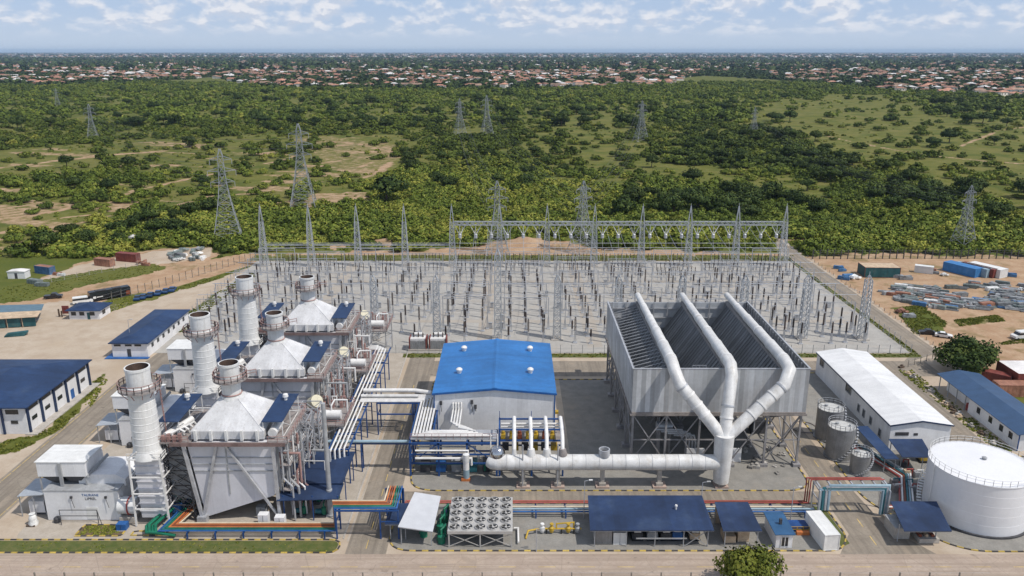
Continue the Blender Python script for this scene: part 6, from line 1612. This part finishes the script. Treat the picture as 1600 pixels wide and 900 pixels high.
def leaf_quads(c, r, nq, size, squash, tint, rng, up=.25, jit=.45, tn=.16):
    """c (n,3) clump centres, r (n,) radii: nq leafy faces spread through each clump; returns verts, faces, tint"""
    n = len(c)
    d = rng.normal(size=(n, nq, 3)); d[..., 2] = np.abs(d[..., 2])*(1)-up
    d /= np.linalg.norm(d, axis=-1, keepdims=True)
    rad = r[:, None]*(.55+.5*rng.random((n, nq)))
    # lumps: two or three bulges in each clump
    b = rng.normal(size=(n, 1, 3)); b /= np.linalg.norm(b, axis=-1, keepdims=True)
    b2 = rng.normal(size=(n, 1, 3)); b2 /= np.linalg.norm(b2, axis=-1, keepdims=True)
    rad = rad*(.85+.28*np.maximum((d*b).sum(-1), (d*b2).sum(-1)))
    p = d*rad[..., None]; p[..., 2] *= squash; p += c[:, None]
    nrm = d*np.array([1,1,1.2])+rng.normal(size=d.shape)*jit
    nrm /= np.linalg.norm(nrm, axis=-1, keepdims=True)
    a = np.cross(nrm, rng.normal(size=d.shape)); a /= np.linalg.norm(a, axis=-1, keepdims=True)+1e-9
    e = np.cross(nrm, a)
    s = (r[:, None]*size*(.6+.8*rng.random((n, nq))))[..., None]
    q = np.stack([p-a*s-e*s*.6, p+a*s-e*s*.7, p+a*s*.8+e*s*.6, p-a*s*.7+e*s*.8], 2)
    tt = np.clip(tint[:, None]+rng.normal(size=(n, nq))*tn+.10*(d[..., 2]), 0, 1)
    v = q.reshape(-1, 3); f = np.arange(len(v)).reshape(-1, 4)
    d2 = d*np.array([1,1,1.3]); soft = d2/np.linalg.norm(d2, axis=-1, keepdims=True)*.72+nrm*.38; soft /= np.linalg.norm(soft, axis=-1, keepdims=True)
    return v, f, np.repeat(tt.ravel(), 4), np.repeat(soft.reshape(-1, 3), 4, 0)
def leaf_obj(name, parts, m):
    v = np.concatenate([p[0] for p in parts]); t = np.concatenate([p[2] for p in parts])
    f = np.arange(len(v)).reshape(-1, 4)
    me = np_mesh(name, v, f, {'tint': t}, True); me.materials.append(M[m])
    at = me.attributes.new('custom_normal', 'FLOAT_VECTOR', 'POINT'); at.data.foreach_set('vector', np.ascontiguousarray(np.concatenate([p[3] for p in parts]), np.float32).ravel()); me.update()
    return me
# single trees: crown of clumps on limbs, tapered trunk
def tree_meshes(seed, h, w, flat, m, nq=60, size=.22, lumps=11, base=.62):
    rng = np.random.default_rng(seed)
    cs, rs = [], []
    tb = MB().path([(0,0,-.2),(rng.normal()*.1,rng.normal()*.1,h*.25),(rng.normal()*.25,rng.normal()*.25,h*.5)], h*.045, 7, r_end=h*.028)
    for i in range(lumps):
        a = 2*math.pi*i/lumps*1.62*1.0+rng.random(); q = math.sqrt((i+.5)/lumps)*w*.36
        c = np.array([q*math.cos(a), q*math.sin(a), h*(base+.2*(1-(q/(w*.36))**2)*flat+.08*rng.normal())])
        cs.append(c); rs.append(w*(.17+.09*rng.random()))
        tb.path([(0,0,h*.38),tuple(c*np.array([.5,.5,.85])),tuple(c)], h*.016, 5, r_end=h*.005)
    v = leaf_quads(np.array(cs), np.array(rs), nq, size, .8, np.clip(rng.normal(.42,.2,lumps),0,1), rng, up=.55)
    tm = tb.build('t', M['bark']); trunk = tm.data; bpy.data.objects.remove(tm)
    return leaf_obj('crown', [v], m), trunk
def tree(label, x, y, meshes, sc, group=None, name='tree', cat='tree', rz=None, z=None):
    t = thing(name, label, cat, (x, y, float(hgt(np.array([x]),np.array([y]))[0]) if z is None else z), group)
    t.scale = (sc, sc, sc*random.uniform(.9,1.1)); t.rotation_euler = (0,0,random.uniform(0,6.28) if rz is None else rz)
    for n, me in zip(('crown','trunk'), meshes):
        o = bpy.data.objects.new(n, me); COL.objects.link(o); o.parent = t
    return t
TR = [tree_meshes(i+1, 7, 9+i%3, .7+.3*(i%2), 'leafdark', 150, .14, 13) for i in range(5)]
x, y = P(1505,578)
tree('big round dark green tree behind the long low building at the dirt yard', x, y-1, tree_meshes(31,10.,17.5,1.5,'leafdark',420,.085,22,.48), .8)
tree('bright yellow green tree rising before the front road', 33.8, 98.6, tree_meshes(32,8.4,11.6,1.1,'leafbright',420,.085,17), .78, z=.2)
NAMED = [(105,262,1.15,'round tree on the bare track at the far left of the field'),(200,262,1.05,'dark tree with a clear shadow, second along the field track'),(118,296,.9,'tree in the left field below the round tree'),(170,300,1.,'tree in the left field below the dark shadowed tree'),(320,290,.9,'tree just left of the closest pylon in the field'),(438,262,.75,'small pale tree on bare ground between two left pylons'),(296,231,1.2,'tree by itself where the left scrub meets the grass'),
 (1083,291,1.25,'round tree alone on the open grass beyond the gantry'),(1252,270,1.1,'dark tree at the tip of the scrub in the open field'),(1261,297,.95,'small tree on the open grass near the dark copse'),(1366,258,.0,''),(1432,222,.85,'left tree of the three round trees on the open field'),(1458,230,1.2,'middle tree of the three round trees on the open field'),(1483,222,1.5,'right and largest of the three round trees on the open field'),(1553,227,1.,'tree alone on the grass at the right edge of the field'),(1555,346,1.3,'dark tree at the bend of the track beyond the perimeter fence'),(1273,222,1.2,'dark tree below the far clearing in the open field'),(1475,168,2.,'large dark tree standing under the right end of the town'),(605,318,2.0,'big dark tree at the right end of the red bank'),(1018,262,1.,'tree at the edge of the clearing beyond the two tall pylons'),(75,395,1.2,'round bush tree in the scrub left of the tiny hut'),(1165,345,1.1,'tree in the scrub behind the right half of the gantry')]
for u, v, s, l in NAMED:
    if s: tree(l, *P(u, v), random.choice(TR), s)
# trees of the copses and the scrub
n = 0; r2 = random.Random(12)
CL = [([(1050,228),(1180,200),(1330,250),(1490,300),(1490,330),(1370,332),(1300,292),(1210,262),(1080,262)],70,(.75,1.3)),([(940,312),(1000,296),(1250,314),(1290,340),(960,342)],34,(.8,1.25)),
      ([(20,140),(640,145),(660,205),(20,205)],60,(1.0,1.7)),([(660,140),(1200,135),(1280,190),(1040,210),(660,200)],60,(1.0,1.7)),([(1440,150),(1620,155),(1620,200),(1480,195)],16,(1.,1.7)),([(100,360),(330,335),(340,380),(120,400)],14,(.7,1.1)),([(1490,300),(1640,290),(1640,330),(1500,330)],10,(.9,1.3)),([(640,225),(840,240),(930,300),(700,300),(610,270)],20,(.7,1.1))]
for poly, k, sr in CL:
    done = 0
    us = [p[0] for p in poly]; vs = [p[1] for p in poly]
    while done < k:
        u, v = r2.uniform(min(us), max(us)), r2.uniform(min(vs), max(vs))
        if not inpoly(np.array([u]), np.array([v]), poly)[0]: continue
        if v < 210 and r2.random() > ((v-90)/115)**1.5: continue
        done += 1; n += 1
        tree('dark round crowned tree in the scrubland beyond the plant', *P(u, v), r2.choice(TR), r2.uniform(*sr), 'trees of the scrubland')
print('trees', n)
# scrub: nobody could count it
def scatter(y0, y1, rmin, rmax, spacing, nq, size, name, mname, label, mult=1., jit=.45, tn=.16, thr=2.1):
    rng = np.random.default_rng(int(y0))
    area = .5*((.78*y0+20)+(.78*y1+20))*2*(y1-y0)
    k = int(area/spacing**2)
    y = np.sqrt(rng.random(k)*(y1**2-y0**2)+y0**2); x = (rng.random(k)*2-1)*(.78*y+20)
    d, s = cover(x, y)
    fe = np.interp(x, [p[0] for p in FIELD_EDGE], [p[1] for p in FIELD_EDGE])
    bm = bare_mask(x, y)
    keep = (rng.random(k) < d*mult) & (y < fe) & (rng.random(k) > bm*1.3)
    for poly, kk in PAVED: keep &= ~inpoly(x, y, poly)
    x, y, s = x[keep], y[keep], s[keep]
    r = rmin+(rmax-rmin)*rng.random(len(x))**2.8
    r *= .7+.6*fbm(x/30, y/30); big_ = r/rmax
    c = np.stack([x, y, hgt(x, y)+r*.12], -1)
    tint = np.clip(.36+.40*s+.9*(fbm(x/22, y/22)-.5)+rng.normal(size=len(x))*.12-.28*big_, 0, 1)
    bg_ = r > thr
    if bg_.any():
        cb, rb, tb_ = c[bg_], r[bg_], tint[bg_]
        cs_, rs_, ts_ = [c[~bg_]], [r[~bg_]], [tint[~bg_]]
        for q in range(6):
            a = q*1.05+rng.random(len(cb))*.9; f = (.62 if q else 0.)*rb
            cs_.append(cb+np.stack([f*np.cos(a), f*np.sin(a), (.18 if q else .42)*rb*(.6+.8*rng.random(len(cb)))], -1)); rs_.append(rb*(.40+.18*rng.random(len(cb)))); ts_.append(np.clip(tb_+rng.normal(size=len(cb))*.07, 0, 1))
        c, r, tint = np.concatenate(cs_), np.concatenate(rs_), np.concatenate(ts_)
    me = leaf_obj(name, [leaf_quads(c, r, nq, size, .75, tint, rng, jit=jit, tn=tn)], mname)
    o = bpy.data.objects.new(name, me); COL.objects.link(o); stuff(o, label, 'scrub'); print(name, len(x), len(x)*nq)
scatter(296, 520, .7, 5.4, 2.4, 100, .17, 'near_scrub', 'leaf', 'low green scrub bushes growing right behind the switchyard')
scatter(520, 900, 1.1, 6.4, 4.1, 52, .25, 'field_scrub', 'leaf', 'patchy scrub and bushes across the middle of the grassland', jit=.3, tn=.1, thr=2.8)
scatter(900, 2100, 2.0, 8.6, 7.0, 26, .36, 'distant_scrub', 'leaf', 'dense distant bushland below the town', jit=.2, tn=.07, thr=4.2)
# weeds on verges
def weeds(polys, k, rr, name, label, m='leaf'):
    rng = np.random.default_rng(k); pts = []
    for poly in polys:
        p = np.array(poly); lo, hi = p.min(0), p.max(0)
        q = rng.random((k, 2))*(hi-lo)+lo
        q = q[inpoly(q[:,0], q[:,1], poly)]
        q = q[fbm(q[:,0]/3., q[:,1]/3.) > .42]; pts.append(q)
    q = np.concatenate(pts); rr *= .8; r = rr*(.5+rng.random(len(q)))
    me = leaf_obj(name, [leaf_quads(np.stack([q[:,0], q[:,1], r*.1+.02], -1), r, 12, .5, .4, np.clip(rng.normal(.75,.2,len(q)),0,1), rng)], m)
    o = bpy.data.objects.new(name, me); COL.objects.link(o); stuff(o, label, 'weeds')
weeds([rect(-28,104.8,192.4,195.2), rect(103.5,104.9,196,296), rect(-98,104,291.6,296)], 900, .28, 'verge_weeds', 'tufts of grass along the edges of the switchyard')
weeds([g[0] for g in GREEN[:1]]+[g[0] for g in GREEN[1:8]], 2600, .26, 'bank_weeds', 'rough grass tufts on the bank by the gate road and yards')
weeds([rect(-130,-28,109.4,111.9), rect(-70,-63.5,113.6,116.4)], 500, .16, 'kerb_weeds', 'grass tufts on the strip beside the front road')
weeds([[P(160,472),P(206,462),P(214,474),P(166,490)], [P(128,630),P(160,590),P(168,594),P(140,640)], [(94.6,142),(98,142),(98,184),(94.6,184)]], 700, .26, 'hedge_weeds', 'scruffy low plants by the guard house and along the warehouse road')
# ================================================================== town
def house_mesh(seed):
    r = random.Random(seed); w, l, h = r.uniform(8,12), r.uniform(10,16), r.uniform(3.2,5.8); g = r.uniform(1.8,3)
    mb = MB().box(-l/2,l/2,-w/2,w/2,-.5,h); ov = .7; hip = w*.5 if seed % 3 else 0
    a,b,c,d = -l/2-ov,l/2+ov,-w/2-ov,w/2+ov
    mb.add([(a,c,h),(b,c,h),(b,d,h),(a,d,h),(a+hip,0,h+g),(b-hip,0,h+g)],[(0,1,5,4),(1,2,5),(2,3,4,5),(3,0,4),(3,2,1,0)],1)
    for i in range(3):
        x = -l/2+l*(i+.5)/3
        mb.box(x-.7,x+.7,-w/2-.05,-w/2,h*.35,h*.7,2)
    if seed % 2:
        mb.box(l/2,l/2+4,-w/4,w/2,-.5,h*.8); mb.add([(l/2,-w/4-ov,h*.8),(l/2+4.5,-w/4-ov,h*.8),(l/2+4.5,w/2+ov,h*.8),(l/2,w/2+ov,h*.8),(l/2+2.2,w/8,h*.8+1.5)],[(0,1,4),(1,2,4),(2,3,4),(3,0,4)],1)
    return mb
ROOF = ['terra','terra','terra','brroof','wroof','terra','brroof','wroof']
HM = []
for i in range(8):
    o = house_mesh(i).build('house', [M['housewall'], M[ROOF[i]], M['glass']]); HM.append(o.data); bpy.data.objects.remove(o)
HL = {'terra':'terracotta roofed house in the distant town','brroof':'faded brown roofed house in the distant town','wroof':'pale sheet roofed house in the distant town'}
def town_density(u, v):
    """where the photograph shows houses"""
    e = np.interp(u, [0,60,280,330,420,520,700,900,1040,1100,1260,1400,1600], [132,134,124,122,138,137,138,138,134,112,128,143,152])
    d = np.where((v < e) & (v > 84), 1., 0.)
    d *= np.where(v < 97, .85, 1.)
    d *= np.where((u > 1100) & (u < 1230) & (v > 106), .12, 1.)*np.where((u < 200) & (v < 102), .1, 1.)*np.where((u < 420) & (v < 97), .35, 1)*np.where((u > 1400) & (v < 98), .3, 1)
    d *= np.where((u < 60) & (v > 118), .5, 1)
    return d
rng = np.random.default_rng(77)
k = 72000
yy = np.sqrt(rng.random(k)*(9000.**2-1350**2)+1350**2); xx = (rng.random(k)*2-1)*.78*yy
g = 18.5; xx = np.round(xx/g)*g+rng.normal(size=k)*2.2; yy = np.round(yy/g/1.2)*g*1.2+rng.normal(size=k)*2
key = np.round(xx/15)*100000+np.round(yy/15); _, ui = np.unique(key, return_index=True); xx, yy = xx[ui], yy[ui]
uu, vv = proj(xx, yy, 0.)
cl = fbm(xx/150, yy/150, 3)
keep = (rng.random(len(xx)) < town_density(uu, vv)*np.clip((cl-.34)*3.6, .05, .62)); xx, yy = xx[keep], yy[keep]
o_ = np.argsort(yy); xx, yy = xx[o_], yy[o_]
k = 6000; ye = np.sqrt(rng.random(k)*(24000.**2-9000**2)+9000**2); xe = (rng.random(k)*2-1)*.75*ye
kp = fbm(xe/900+3, ye/900, 3) > .47; xx = np.concatenate([xx, xe[kp]]); yy = np.concatenate([yy, ye[kp]])
zz = hgt(xx, yy)
print('houses', len(xx))
N1 = 290
ra = random.Random(9)
for i in range(min(N1, len(xx))):
    m = ra.randrange(8); o = bpy.data.objects.new('house', HM[m]); COL.objects.link(o)
    o.location = (xx[i], yy[i], zz[i]); o.rotation_euler = (0,0,ra.choice([0,math.pi/2,.3,-.2,1.2])+ra.uniform(-.15,.15)); sc = ra.uniform(1.0,1.5); o.scale = (sc, sc, sc)
    tag(o, HL[ROOF[m]], 'house', 'houses of the distant town')
bs = []
for mi in range(8):
    me_ = HM[mi]; v = np.empty(len(me_.vertices)*3); me_.vertices.foreach_get('co', v); bs.append((v.reshape(-1,3), [tuple(p.vertices) for p in me_.polygons][:]+[], [p.material_index for p in me_.polygons]))
V, Fc, Mi, off = [], [], [], 0
for i in range(N1, len(xx)):
    v, f, mi = bs[ra.randrange(8)]; kind = ra.random()
    a = ra.choice([0,math.pi/2,.3,-.2,1.2])+ra.uniform(-.15,.15); sc = ra.uniform(1.0,1.5)*(1 if yy[i] < 9000 else 2.2)
    w = v*sc; c, s_ = math.cos(a), math.sin(a)
    V.append(np.stack([w[:,0]*c-w[:,1]*s_+xx[i], w[:,0]*s_+w[:,1]*c+yy[i], w[:,2]+zz[i]], -1))
    rm = 1 if kind < .62 else 3
    for q, m_ in zip(f, mi):
        if m_ == 2: continue
        Fc.append(tuple(j+off for j in q)); Mi.append(0 if m_ == 0 else rm if kind < .8 else 2)
    off += len(v)
me = bpy.data.meshes.new('town_houses'); me.from_pydata(np.concatenate(V).tolist(), [], Fc)
for m in ('housewall','terra','brroof','wroof'): me.materials.append(M[m])
me.polygons.foreach_set('material_index', Mi); me.update()
o = bpy.data.objects.new('town_houses', me); COL.objects.link(o); stuff(o, 'mass of far houses reaching to the horizon', 'town')
# trees between the houses and on to the horizon
def far_trees(y0, y1, k, r0, r1, nq, name, label, amt):
    rng = np.random.default_rng(int(y1))
    y = np.sqrt(rng.random(k)*(y1**2-y0**2)+y0**2); x = (rng.random(k)*2-1)*.78*y
    fe = np.interp(x, [p[0] for p in FIELD_EDGE], [p[1] for p in FIELD_EDGE])
    kp = (y > fe-10) & (rng.random(k) < amt*np.clip((fbm(x/220+4, y/220)-.25)*3, .1, 1)); x, y = x[kp], y[kp]
    r = r0+(r1-r0)*rng.random(len(x))
    me = leaf_obj(name, [leaf_quads(np.stack([x, y, hgt(x,y)+r*.3], -1), r, nq, .6, .8, np.clip(rng.normal(.3,.15,len(x)),0,1), rng)], 'leafdark')
    o = bpy.data.objects.new(name, me); COL.objects.link(o); stuff(o, label, 'trees'); print(name, len(x))
far_trees(1350, 3200, 50000, 3.0, 7.5, 12, 'town_trees', 'dark trees scattered between the houses of the town', .8)
far_trees(9000, 26000, 16000, 12, 26, 6, 'horizon_woodland', 'dark line of woodland along the horizon', .7)
far_trees(3200, 9000, 30000, 7, 17, 8, 'far_woodland', 'dark woodland reaching from the town to the horizon', .8)

# ================================================================== air, sky, sun, camera
AIR = 3.2e-5
mb = MB().box(-26000,26000,-500,45000,-6,140)
hz = mb.build('haze', [bpy.data.materials.new('pale_air')]); hz['kind'] = 'stuff'; hz['label'] = 'pale blue air haze over the whole landscape'; hz['category'] = 'haze'
hm = hz.data.materials[0]; hm.use_nodes = True; t = NT(hm); t.n.clear()
pv = t.new('ShaderNodeVolumePrincipled'); pv.inputs['Color'].default_value = (.56,.76,1,1); pv.inputs['Density'].default_value = AIR; pv.inputs['Anisotropy'].default_value = .0
out = t.new('ShaderNodeOutputMaterial'); t.l.new(pv.outputs[0], out.inputs['Volume'])

EL, AZ = math.radians(56), math.radians(-25)     # sun high on the right, a little on the camera's side
sd = Vector((math.cos(EL)*math.cos(AZ), math.cos(EL)*math.sin(AZ), math.sin(EL)))
sl = bpy.data.lights.new('sun', 'SUN'); sl.energy = 3.6; sl.angle = math.radians(.53); sl.color = (1,.945,.87)
so = bpy.data.objects.new('sun', sl); COL.objects.link(so); so.location = (200,-50,300); so.rotation_euler = sd.to_track_quat('Z','Y').to_euler()
w = bpy.data.worlds.new('World'); scene.world = w; w.use_nodes = True
t = NT(w); t.n.clear()
sky = t.new('ShaderNodeTexSky', sky_type='NISHITA', sun_disc=False, sun_elevation=EL, sun_rotation=math.atan2(sd.x, sd.y), air_density=1.0, dust_density=.6, ozone_density=1.6, altitude=60)
tc = t.new('ShaderNodeTexCoord').outputs['Generated']
sx = t.new('ShaderNodeSeparateXYZ'); t.l.new(tc, sx.inputs[0])
az = t.math('ARCTAN2', sx.outputs[0], sx.outputs[1]); el = sx.outputs[2]
def cloud_d(de):
    e = t.math('ADD', el, de)
    g_ = t.math('LOGARITHM', t.math('MAXIMUM', t.math('ADD', e, .022), .004), math.e)
    cv = t.new('ShaderNodeCombineXYZ'); t.l.new(t.math('MULTIPLY', az, 42.), cv.inputs[0]); t.l.new(t.math('MULTIPLY', g_, 4.6), cv.inputs[1]); cv.inputs[2].default_value = 3.7
    n1 = t.noise(cv.outputs[0], 1.0, 7, .5)
    n2 = t.noise(cv.outputs[0], .28, 2, .5)
    return t.math('ADD', t.math('MULTIPLY', n1, .75), t.math('MULTIPLY', n2, .35))
d0 = cloud_d(0.); d1 = cloud_d(.0055)
cov = t.math('MULTIPLY', t.ramp(d0, .465, .70), t.ramp(el, .012, .032))
thin = t.math('MULTIPLY', t.ramp(d0, .47, .60, 0, .35), t.ramp(el, .006, .03))
shade = t.ramp(t.math('SUBTRACT', d0, d1), -.05, .05)
ccol = t.mix(shade, (4.9,5.4,6.4), (6.9,7.0,7.4))
haze_c = t.mix(t.ramp(el, .02, .25, .9, .0), sky.outputs[0], t.mix(t.ramp(el, .0, .06), (4.4,5.3,6.7), (3.5,4.6,6.6)))
c = t.mix(thin, haze_c, (5.2,5.8,6.9)); c = t.mix(t.math('MULTIPLY', cov, .92), c, ccol)
bg = t.new('ShaderNodeBackground'); bg.inputs['Strength'].default_value = .12; t.l.new(c, bg.inputs['Color'])
wo = t.new('ShaderNodeOutputWorld'); t.l.new(bg.outputs[0], wo.inputs[0])

cam = bpy.data.cameras.new('camera'); co_ = bpy.data.objects.new('camera', cam); COL.objects.link(co_)
cam.sensor_width = 36; cam.lens = 36*F/1600; cam.clip_start = .5; cam.clip_end = 90000
co_.location = (0,0,H); co_.rotation_euler = (math.pi/2-PITCH,0,0); scene.camera = co_
scene.view_settings.view_transform = 'Standard'; scene.view_settings.look = 'None'; scene.view_settings.exposure = 0.; scene.view_settings.gamma = 1
scene.cycles.use_denoising = True
scene.cycles.max_bounces = 5; scene.cycles.diffuse_bounces = 2; scene.cycles.glossy_bounces = 2; scene.cycles.transmission_bounces = 2; scene.cycles.volume_bounces = 0
